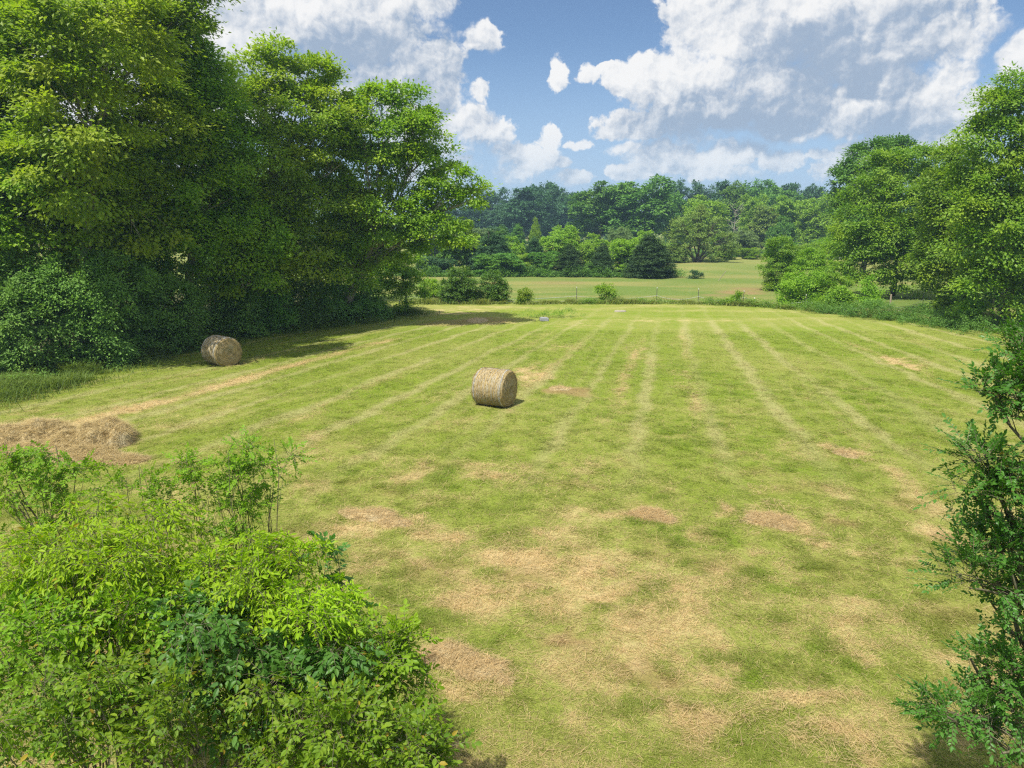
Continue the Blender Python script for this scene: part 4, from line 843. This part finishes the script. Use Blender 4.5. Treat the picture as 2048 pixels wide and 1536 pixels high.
# ------------------------------------------------------------------ heaps of loose hay
m, T = newmat('hay_heap'); tcn = T.n('ShaderNodeTexCoord'); n1 = T.noise(tcn.outputs['Object'], 9, 6, .75); n2 = T.noise(tcn.outputs['Object'], 1.6, 3, .6)
col = T.mix(T.rng(n1, .36, .62), (.20, .15, .07, 1), (.50, .405, .22, 1)); col = T.mix(T.rng(n2, .5, .68, 0, .6), col, (.40, .36, .24, 1))
out(T, pbsdf(T, col, .9, .1, bump(T, n1, 1.0, .08))); M['heap'] = m
def hay_heap(name, label, lumps, seed, strand_n, sl=(.15, .42), sw=.006, cat='hay pile', group=None, rough=.10, tint=(.56, .43, .23)):
    """lumps: (x, y, rx, ry, height) on the ground"""
    rng = np.random.default_rng(seed); L = np.array(lumps, float); c = L[:, :2].mean(0); lo = (L[:, :2] - L[:, 2:4]).min(0) - .2; hi = (L[:, :2] + L[:, 2:4]).max(0) + .2
    root = empty(name, (c[0], c[1], float(ground_z(*c))), label, cat, group); n = 110
    def H(x, y):
        wx = x + .25 * (fbm(x / .35, y / .35, 2, seed) - .5); wy = y + .25 * (fbm(x / .35, y / .35, 2, seed + 1) - .5); h = np.full_like(x, -.03)
        for a, b, ra, rb, q in L: h = np.maximum(h, q * np.clip(1 - ((wx - a) / ra) ** 2 - ((wy - b) / rb) ** 2, 0, 1) ** .62 - .03)
        return h * (1 + rough * 5 * (fbm(x / .28, y / .28, 3, seed + 2) - .5)) + (ground_z(x, y) - float(ground_z(*c)))
    X_, Y_ = np.meshgrid(np.linspace(lo[0], hi[0], n), np.linspace(lo[1], hi[1], n)); Z_ = H(X_.ravel(), Y_.ravel())
    V = np.stack([X_.ravel() - c[0], Y_.ravel() - c[1], Z_], 1); i = (np.arange(n - 1)[:, None] * n + np.arange(n - 1)[None]).ravel(); F = np.stack([i, i + 1, i + n + 1, i + n], 1)
    g0 = ground_z(X_.ravel(), Y_.ravel()) - float(ground_z(*c)); up = Z_ > g0 - .015; F = F[up[F].any(1)]; F = F
    fmesh('hay_mound', [(V, F)], M['heap'], root, smooth=True)
    q = rng.choice(len(F), strand_n * 2); f = V[F[q]].mean(1); ok = (f[:, 2] > g0[F[q][:, 0]] + .01) | (rng.random(len(f)) < .3); f = f[ok][:strand_n]
    x = f[:, 0] + rng.normal(0, .05, len(f)); y = f[:, 1] + rng.normal(0, .05, len(f))
    cc = np.array(tint) * rng.uniform(.5, 1.25, (len(f), 1)); a = 2 * np.pi * fbm((x + c[0]) / .7, (y + c[1]) / .7, 2, seed + 5) * 2
    V2, F2, C2 = strands(x, y, f[:, 2] + rng.uniform(.005, .05, len(f)), rng.uniform(*sl, len(f)), sw * rng.uniform(.6, 1.3, len(f)), cc, rng, .22, a, .7)
    fmesh('loose_straw', [(V2, F2)], M['straw'], root, col=C2); return root
def gl(px, py, rpx, rpy, h):
    c = gr(px, py); e = gr(px + rpx, py); n, s = gr(px, py - rpy), gr(px, py + rpy); return (c[0], c[1], abs(e[0] - c[0]), abs(n[1] - s[1]) / 2, h)
hay_heap('hay_pile', 'large brown heap of loose hay behind the left foreground saplings', [gl(85,878,60,20,.62), gl(30,884,70,22,.45), gl(140,892,60,18,.40), gl(205,884,56,22,.66), gl(238,890,24,14,.46), gl(160,912,80,15,.24), gl(230,920,75,11,.12), gl(5,880,60,20,.42), gl(120,880,40,12,.50), gl(60,905,50,12,.3)], 21, 17000, (.2, .5), .007, rough=.17, tint=(.54, .44, .235))
HC = [('wispy clump of pale hay on the grass, the upper one right of the field centre', [(1540,1040,56,17,.10),(1570,1052,34,12,.07)]), ('thin drift of hay left of the upper wispy clump', [(1295,1028,44,14,.07),(1330,1038,30,10,.05)]),
      ('low ridge of dry hay right of the tall foreground sapling', [(745,1030,56,13,.13),(790,1045,44,11,.09),(700,1022,30,9,.05)]), ('long pile of dry hay right of the foreground bushes near the bottom edge', [(900,1318,62,30,.12),(960,1345,60,30,.10),(1005,1360,40,18,.06)]),
      ('small hay wisp in the right part of the green field', [(1692,908,24,12,.07)]), ('hay remains beside the reddish bare patch right of the middle bale', [(1120,776,26,6,.07)]), ('small brown hay lump in the tree shade before the fence', [(955,640,22,5,.18)])]
for i, (lab, L) in enumerate(HC):
    hay_heap('hay_clump', lab, [gl(*q) for q in L], 60 + i, 1400 if i < 4 else 500, (.10, .34), .004, 'hay', 'small clumps of hay left on the meadow', .14)

# ------------------------------------------------------------------ rope fence
def fence():
    root = empty('rope_fence', (6, 66.3, 0), 'electric rope fence with thin dark posts and sagging pale ropes between meadow and pasture', 'fence')
    m, T = newmat('post_steel'); out(T, pbsdf(T, (.09, .085, .07, 1), .6, .4)); st = m
    m, T = newmat('post_wood'); tcn = T.n('ShaderNodeTexCoord'); nn = T.noise(tcn.outputs['Object'], 14, 5, .7); out(T, pbsdf(T, T.mix(nn, (.20, .16, .11, 1), (.40, .34, .26, 1)), .9, .1)); wd_ = m
    m, T = newmat('insulator'); out(T, pbsdf(T, (.75, .75, .72, 1), .5, .4)); ins = m
    m, T = newmat('rope'); out(T, pbsdf(T, (.40, .42, .43, 1), .7, .2)); rp = m
    posts = [(-10.5, 66.2, 1.3, 0), gr(1153, 605), gr(1313, 604), gr(1396, 607), (20.9, 64.2), (25.2, 61.0), gr(1778, 628), gr(1845, 612), gr(1982, 640)]
    tops = []
    for i, p in enumerate(posts):
        x, y = p[0], p[1]; z = float(ground_z(x, y)); h = [1.3, 1.42, 1.35, 1.3, 1.2, 1.2, 1.55, 1.25, 1.6][i]; wood = i in (6, 8); loc = np.array([x, y - 0, z]) - np.array([6, 66.3, 0])
        if wood: V, F = tubes(np.array([[[0, 0, -.3], [.01, 0, h * .5], [0, 0, h], [0, 0, h + .01]]]), np.array([[.075, .07, .065, .002]]), 8); pm = wd_; parts = [(V, F)]
        else:  # steel T section
            a, b, t = .03, .03, .006; pr = np.array([(-a, 0), (a, 0), (a, t), (t / 2, t), (t / 2, b), (-t / 2, b), (-t / 2, t), (-a, t)]); V = np.concatenate([np.c_[pr, np.full(8, -.3)], np.c_[pr, np.full(8, h)]]); k = np.arange(8); F = np.stack([k, (k + 1) % 8, (k + 1) % 8 + 8, k + 8], 1); pm = st; parts = [(V, F, np.array([[8, 9, 10, 15]]), np.array([[11, 12, 13, 14]]))]
        o = fmesh('fence_post', parts, pm, root); o.location = loc
        c = fmesh('post_cap', [tubes(np.array([[[0, .01, h - .07], [0, .01, h - .02], [0, .01, h + .05], [0, .01, h + .055]]]), np.array([[.022, .026, .022, .004]]), 8)], ins, o) if not wood else None
        tops.append(np.array([x, y, z]) - np.array([6, 66.3, 0]))
    rng = np.random.default_rng(9)
    for hz_, sag in ((.62, .30), (.14, .05)):
        segs = []
        for a, b in zip(tops[:-1], tops[1:]):
            t = np.linspace(0, 1, 14)[:, None]; q = a + (b - a) * t; q = q + np.array([0, -.04, hz_]) - np.array([0, 0, 1]) * sag * 4 * t * (1 - t) * rng.uniform(.7, 1.25)
            g_ = ground_z(q[:, 0] + 6, q[:, 1] + 66.3); q[:, 2] = np.maximum(q[:, 2], g_ + .05); segs.append(q)
        P = np.concatenate(segs); P = P + np.cumsum(rng.normal(0, .004, P.shape), 0) * 0
        fmesh('fence_rope', [tubes(P[None], np.full((1, len(P)), .012), 5)], rp, root)
fence()
def stick(label, p0, p1, r, Y, cap=False):
    a = at(*p0, Y); b = at(*p1, Y); a[2] = float(ground_z(a[0], a[1])) - .05; root = empty('leaning_stake', tuple(a), label, 'stake')
    d = b - a; t = np.linspace(0, 1, 5)[:, None]; fmesh('stake', [tubes((d * t)[None], np.full((1, 5), r), 6)], M['bark'], root)
    if cap: 
        m, T = newmat('stake_cap'); out(T, pbsdf(T, (.78, .76, .74, 1), .5)); fmesh('cap', [tubes(np.array([[d * .97, d * 1.0, d * 1.05, d * 1.06]]), np.array([[r * 1.3, r * 2.4, r * 2.2, r * .3]]), 8)], m, root)
stick('leaning stake with a white tip beside the arch shaped bush', (1489, 612), (1509, 597), .03, 63.5, True)
stick('thin pole slanting out of the pasture grass', (1437, 555), (1452, 542), .035, 92)
stick('short upright stake at the foot of the largest cedar', (1347, 556), (1348, 540), .03, 98)

# pale block lying in the weeds before the fence
def block():
    x, y = gr(1088, 640); root = empty('pale_block', (x, y, float(ground_z(x, y))), 'small pale grey block half hidden in weeds before the fence', 'block')
    import bmesh
    bm = bmesh.new(); bmesh.ops.create_cube(bm, size=1); bmesh.ops.scale(bm, vec=(.62, .5, .30), verts=bm.verts); bmesh.ops.bevel(bm, geom=bm.edges[:], offset=.05, segments=2, affect='EDGES')
    bmesh.ops.subdivide_edges(bm, edges=bm.edges[:], cuts=1, use_grid_fill=True)
    for v in bm.verts: v.co += Vector(np.random.default_rng(int(abs(v.co.x * 1e4)) + 1).normal(0, .008, 3)); v.co.z += .12
    me = bpy.data.meshes.new('concrete'); bm.to_mesh(me); bm.free(); m, T = newmat('pale_concrete'); tcn = T.n('ShaderNodeTexCoord'); nn = T.noise(tcn.outputs['Object'], 8, 5, .6); out(T, pbsdf(T, T.mix(nn, (.22, .23, .24, 1), (.36, .37, .38, 1)), .85, .15)); me.materials.append(m)
    o = bpy.data.objects.new('block_body', me); COL.objects.link(o); o.parent = root; o.rotation_euler = (0, .06, .3)
block()
def flat_stone():
    x, y = gr(1240, 623); root = empty('flat_stone', (x, y, float(ground_z(x, y))), 'flat pale stone lying in the dry grass before the fence', 'stone'); a = np.linspace(0, 2 * np.pi, 16, endpoint=False); g = 1 + .2 * (fbm(np.cos(a) * 2 + 4, np.sin(a) * 2, 2, 9) - .5)
    ring = lambda s, z: np.stack([0.5 * s * g * np.cos(a), .28 * s * g * np.sin(a), z + .012 * np.sin(3 * a)], 1)
    V = np.concatenate([ring(1, -.05), ring(1, .06), ring(.9, .10), ring(.45, .115), [[0, 0, .115]]]); k = np.arange(16); F = np.concatenate([np.stack([k + 16 * j, (k + 1) % 16 + 16 * j, (k + 1) % 16 + 16 * (j + 1), k + 16 * (j + 1)], 1) for j in range(3)])
    m, T = newmat('pale_stone'); tcn = T.n('ShaderNodeTexCoord'); nn = T.noise(tcn.outputs['Object'], 6, 5, .65); out(T, pbsdf(T, T.mix(nn, (.22, .20, .15, 1), (.34, .31, .25, 1)), .9, .1)); fmesh('stone', [(V, F, np.stack([k + 48, (k + 1) % 16 + 48, np.full(16, 64)], 1))], m, root, smooth=True)
flat_stone()
# pale car half hidden far behind the right thicket
def car():
    x, y = at(1688, 510, 150)[0], 150.; root = empty('parked_car', (x, y, float(ground_z(x, y))), 'pale parked car half hidden by leaves far behind the right thicket', 'car'); root.rotation_euler = (0, 0, .5)
    prof = np.array([(-2.1, .35), (-2.15, .75), (-2.0, .95), (-1.25, 1.0), (-.7, 1.42), (.75, 1.45), (1.35, 1.0), (2.05, .88), (2.15, .6), (2.1, .35)]); n = len(prof)
    def ext(pr, w, ins_=0): 
        k = len(pr); V = np.concatenate([np.c_[pr[:, 0], np.full(k, -w), pr[:, 1]], np.c_[pr[:, 0], np.full(k, w), pr[:, 1]]]); i = np.arange(k); F = np.stack([i, (i + 1) % k, (i + 1) % k + k, i + k], 1); return V, F
    m, T = newmat('car_paint'); out(T, pbsdf(T, (.70, .72, .73, 1), .3, .5)); m2, T = newmat('car_glass'); out(T, pbsdf(T, (.03, .035, .04, 1), .08, .6)); m3, T = newmat('car_tyre'); out(T, pbsdf(T, (.02, .02, .02, 1), .8))
    V, F = ext(prof, .86); import bmesh
    me = bpy.data.meshes.new('car_body'); me.from_pydata(V.tolist(), [], F.tolist() + [list(range(n))[::-1], list(range(n, 2 * n))]); me.materials.append(m); o = bpy.data.objects.new('car_body', me); COL.objects.link(o); o.parent = root
    for sg in (-1, 1):
        w = np.array([(-1.0, 1.02), (-.62, 1.34), (.68, 1.36), (1.1, 1.02)]); me = bpy.data.meshes.new('side_window'); me.from_pydata([(a, sg * .865, b) for a, b in w] + [(a, sg * .85, b) for a, b in w], [], [[0, 1, 2, 3], [7, 6, 5, 4], [0, 4, 5, 1], [1, 5, 6, 2], [2, 6, 7, 3], [3, 7, 4, 0]]); me.materials.append(m2); o = bpy.data.objects.new('side_window', me); COL.objects.link(o); o.parent = root
        for xx in (-1.35, 1.35): fmesh('wheel', [tubes(np.array([[[xx, sg * .68, .33], [xx, sg * .69, .33], [xx, sg * .88, .33], [xx, sg * .885, .33]]]), np.array([[.02, .33, .33, .02]]), 16)], m3, root)
car()

# ------------------------------------------------------------------ foreground bushes, bottom left
FG = 'bushes of the bottom left foreground'
def near_bush(name, label, cat, base, L, mat, seed, spray, dens=26, stems=7, r0=.014, share=.9, low=True, extra=None, shell=.55, twig=.008, **kw):
    r_ = np.random.default_rng(seed + 5)
    if low:                                                # single shoots standing out of the mass
        L = list(L) + [(px + r_.normal(0, 40), py - r * 1420 / Y * r_.uniform(.6, 1.15), Y + r_.normal(0, .15), r_.uniform(.05, .12)) for px, py, Y, r in L]
    lb = px_lobes([(a, b + .22 * q * 1420 / Y, Y, q * .80) for a, b, Y, q in L])
    if low: lb = lb + [(x, y, max(z * .45, .35), r * .85) for x, y, z, r in lb if z - r < 1.9 and z > .8]
    return tree(name, label, cat, base, lb, '', mat, M['twig'], r0, stems=stems, dens=dens, seed=seed, group=FG, share=share, twig=twig, spray=spray, shell=shell, extra=extra, part=('stems', 'foliage'), **kw)
CMP = dict(per=17, tr=.27, sl=.24, K=4, L=.082, asp=.36, droop=.75)             # feather shaped drooping leaves
SML = dict(per=13, tr=.20, sl=.20, K=5, L=.055, asp=.55, droop=.15, compound=False)   # shoots of small leaves
BRM = dict(per=15, tr=.24, sl=.17, K=3, L=.070, asp=.55, droop=.3)
near_bush('elm_sapling', 'left foreground sapling with small leaves in front of the hay pile', 'sapling', (-5.9, 8.9), [(95,955,8.7,.36),(30,940,8.8,.36),(145,975,8.6,.28),(60,1000,8.6,.40),(120,1020,8.5,.32),(20,1010,8.6,.36),(160,935,8.8,.10),(95,905,8.8,.12),(40,895,8.8,.14),(0,960,8.7,.36),(70,1060,8.6,.28),(10,1080,8.6,.28)], M['near_mid'], 701, SML, dens=52, stems=1, r0=.06, low=False, trunk=.72)
near_bush('elm_sapling', 'tallest slender sapling with upright twigs in the left foreground', 'sapling', (-3.35, 8.6), [(472,990,8.4,.24),(440,945,8.4,.16),(500,955,8.4,.18),(420,985,8.4,.13),(482,1030,8.3,.22),(475,1075,8.3,.16),(480,940,8.4,.14),(540,930,8.4,.12),(580,905,8.4,.07),(492,890,8.4,.07),(490,920,8.4,.09),(385,935,8.4,.09),(365,925,8.4,.06),(400,965,8.4,.1),(510,1000,8.4,.2),(450,915,8.4,.1)], M['near_mid'], 702, dict(per=9, tr=.14, sl=.17, K=5, L=.052, asp=.52, droop=.05, compound=False), dens=190, stems=5, r0=.012, low=False, shell=.3)
near_bush('elm_sapling', 'thin spreading sapling between the two taller foreground saplings', 'sapling', (-4.2, 8.2), [(290,960,8.0,.16),(260,985,8.0,.22),(330,985,8.0,.2),(220,960,8.1,.14),(350,1020,7.9,.22),(300,1030,7.9,.28),(390,1040,7.9,.2),(240,1040,7.9,.28),(405,1075,7.9,.2)], M['near_mid'], 703, dict(SML, per=7), dens=50, stems=6, r0=.011, low=False, shell=.35)
near_bush('box_elder', 'bright lime leafed bush on the left with drooping feather shaped leaves', 'bush', (-4.4, 7.3), [(200,1098,7.1,.42),(150,1148,7.0,.42),(260,1138,7.0,.45),(310,1088,7.1,.32),(130,1194,6.9,.45),(220,1194,6.8,.50),(300,1184,6.9,.42),(180,1254,6.7,.45),(270,1244,6.7,.40),(90,1158,7.0,.38),(60,1214,6.8,.4)], M['near_lime'], 704, CMP, dens=34)
near_bush('box_elder', 'central lime leafed bush with drooping feather shaped leaves below the tall sapling', 'bush', (-2.9, 7.2), [(458,1178,7.1,.42),(398,1178,7.1,.36),(523,1168,7.1,.36),(348,1208,7.0,.36),(448,1212,6.9,.48),(528,1202,6.9,.42),(378,1242,6.8,.42),(318,1168,7.1,.28),(498,1262,6.7,.42),(418,1282,6.7,.42),(568,1148,7.2,.16),(538,1108,7.2,.10)], M['near_lime'], 705, CMP, dens=34)
near_bush('box_elder', 'yellow green bush at the right side of the foreground clump', 'bush', (-2.0, 7.0), [(606,1210,6.9,.34),(566,1250,6.8,.38),(636,1260,6.8,.34),(656,1230,6.9,.2),(526,1280,6.7,.36),(606,1300,6.6,.36),(666,1290,6.7,.28)], M['near_lime'], 706, CMP, dens=34)
near_bush('pear_sapling', 'single upright shoot with glossy rounded leaves at the right of the foreground clump', 'sapling', (-1.95, 7.5), [(650,1085,7.4,.07),(650,1115,7.4,.11),(645,1150,7.4,.14),(655,1185,7.3,.18),(700,1200,7.3,.12),(690,1165,7.3,.1),(640,1220,7.3,.2),(720,1240,7.2,.14),(740,1270,7.2,.14)], M['near_dark'], 707, dict(per=4, tr=.12, sl=.16, K=4, L=.066, asp=.66, droop=.05, compound=False), dens=60, stems=3, r0=.014, low=False, shell=.25)
near_bush('shade_bush', 'dark bluish bush low in the centre of the foreground clump', 'bush', (-2.6, 6.5), [(480,1290,6.4,.42),(420,1330,6.3,.4),(540,1340,6.3,.42),(480,1380,6.1,.4),(600,1370,6.2,.36),(400,1290,6.4,.34),(560,1410,6.0,.34),(660,1350,6.3,.3)], M['near_dark'], 708, dict(per=10, tr=.24, sl=.20, K=4, L=.09, asp=.5, droop=.6), dens=50)
near_bush('shade_bush', 'green bush filling the left border under the lime leafed bush', 'bush', (-4.5, 6.6), [(40,1260,6.6,.42),(110,1280,6.5,.42),(30,1340,6.3,.42),(180,1300,6.5,.4),(100,1370,6.2,.4),(250,1300,6.5,.36),(200,1370,6.2,.38),(-30,1300,6.5,.45),(320,1300,6.5,.34)], M['near_mid'], 709, BRM, dens=46)
near_bush('round_leaf_bush', 'green bush at the right end of the foreground clump above the white flowers', 'bush', (-1.55, 6.4), [(698,1340,6.5,.32),(748,1370,6.4,.28),(668,1390,6.3,.32),(778,1420,6.3,.24),(728,1430,6.1,.32),(628,1420,6.1,.32),(808,1470,6.2,.2),(818,1500,6.1,.22),(768,1490,6.0,.3),(738,1310,6.6,.2),(778,1310,6.6,.12),(808,1290,6.6,.1)], M['near_mid'], 710, BRM, dens=46)
def flowers(root, C, D, rng):
    m, T = newmat('white_petal'); out(T, pbsdf(T, (.80, .80, .76, 1), .6, .2))
    spots = [at(px, py, Y) for px, py, Y in ((790,1492,5.75),(813,1501,5.8),(770,1517,5.6),(745,1524,5.55),(731,1520,5.5),(805,1478,5.85))]
    for s in spots:                                        # small round clusters of petals
        o = np.array(s) - np.array(root.location); d = unit(rng.normal(0, 1, (26, 3)) + np.array([0, 0, .5])); P = o + d * .012
        fmesh('flower', [leaf_mesh(P, d, unit(rng.normal(0, 1, (26, 3))), np.full(26, .024), np.full(26, .016), LEAF_FAR)], m, root)
near_bush('bramble', 'bramble with a few white flower heads at the bottom edge of the photo', 'bush', (-1.6, 5.6), [(700,1490,5.6,.3),(760,1500,5.6,.26),(640,1480,5.7,.3),(800,1510,5.7,.22),(600,1520,5.4,.3),(680,1540,5.3,.3),(840,1540,5.7,.2),(780,1560,5.4,.26)], M['bramble'], 711, BRM, dens=46, extra=flowers)
near_bush('bramble', 'bramble with yellowed and reddish leaves at the bottom left corner', 'bush', (-3.6, 5.7), [(60,1440,5.9,.38),(160,1440,5.9,.36),(40,1520,5.6,.36),(140,1530,5.5,.34),(250,1430,5.9,.34),(240,1510,5.6,.34),(-20,1430,6,.4)], M['bramble'], 712, BRM, dens=46)
near_bush('bramble', 'bramble with yellow green shoots in the middle of the bottom left clump', 'bush', (-2.6, 5.6), [(340,1400,6.0,.34),(420,1440,5.9,.34),(350,1480,5.6,.34),(520,1480,5.7,.32),(440,1510,5.5,.32),(540,1530,5.4,.28),(300,1540,5.4,.32),(270,1370,6.2,.3)], M['bramble'], 713, BRM, dens=46)

# ------------------------------------------------------------------ tree at the right border, near the camera
ELM = dict(per=11, tr=.20, sl=.22, K=6, L=.054, asp=.52, droop=.12, compound=False, outw=.9)
def near_elm():
    L = [(2040,760,6.0,.20),(2005,790,6.0,.17),(1975,800,6.0,.12),(1950,790,6.0,.06),(2050,815,5.9,.18),(2035,840,5.9,.08),(2045,690,6.1,.10),(2020,720,6.1,.07),(2080,740,6,.3),
         (1985,940,5.9,.20),(1950,930,5.9,.11),(2030,950,5.9,.22),(1930,910,5.9,.06),(2000,980,5.8,.2),(2050,990,5.8,.22),(1945,990,5.9,.10),(1915,980,5.9,.05),(1985,1020,5.8,.16),(2030,1050,5.8,.22),(2060,1080,5.8,.24),
         (1960,1110,5.8,.15),(1925,1130,5.8,.08),(1900,1160,5.8,.05),(2000,1120,5.7,.2),(2040,1140,5.7,.24),(1960,1170,5.7,.14),(2010,1190,5.7,.16),(2050,1220,5.7,.2),(2015,1240,5.7,.08),
         (2030,1300,5.7,.16),(1975,1340,5.7,.16),(1945,1330,5.7,.07),(2010,1360,5.6,.22),(2050,1380,5.6,.26),(1960,1390,5.6,.15),(1990,1430,5.5,.22),(2040,1450,5.5,.26),(1930,1440,5.5,.14),(1880,1430,5.5,.08),(1840,1440,5.5,.05),(1960,1480,5.4,.2),(2020,1510,5.4,.26),(1990,1530,5.4,.16),
         (2110,900,5.9,.22),(2110,1020,5.8,.22),(2110,1200,5.7,.22),(2110,1420,5.6,.3),(2090,1530,5.5,.3),(2130,780,6,.3)]
    lb = px_lobes([(a + 20, b - 6, Y, q * .90) for a, b, Y, q in L])
    tree('elm_tree', 'dark glossy leafed tree reaching in from the right border in the foreground', 'tree', (5.35, 6.1), lb, '', M['elm'], M['twig'], .085, trunk=.98, dens=36, seed=801, share=.95, spray=ELM, twig=.007, shell=.35, first=.12, wob=.02)
near_elm()

# ------------------------------------------------------------------ the air
m = bpy.data.materials.new('haze_air'); m.use_nodes = True; m.node_tree.nodes.clear(); T = NT(m.node_tree)
vol = T.n('ShaderNodeVolumePrincipled'); vol.inputs['Color'].default_value = (.50, .78, 1.0, 1); vol.inputs['Density'].default_value = .0004; vol.inputs['Anisotropy'].default_value = .2
o = T.n('ShaderNodeOutputMaterial'); T.t.links.new(vol.outputs[0], o.inputs[1])
hv = np.array([(x, y, z) for z in (-4.0, 32.0) for x, y in ((-740, -160), (740, -160), (740, 740), (-740, 740))]); hf = np.array([[0, 3, 2, 1], [4, 5, 6, 7], [0, 1, 5, 4], [1, 2, 6, 5], [2, 3, 7, 6], [3, 0, 4, 7]])
tag(fmesh('haze', [(hv, hf)], m), 'thin summer haze over the fields', kind='stuff')
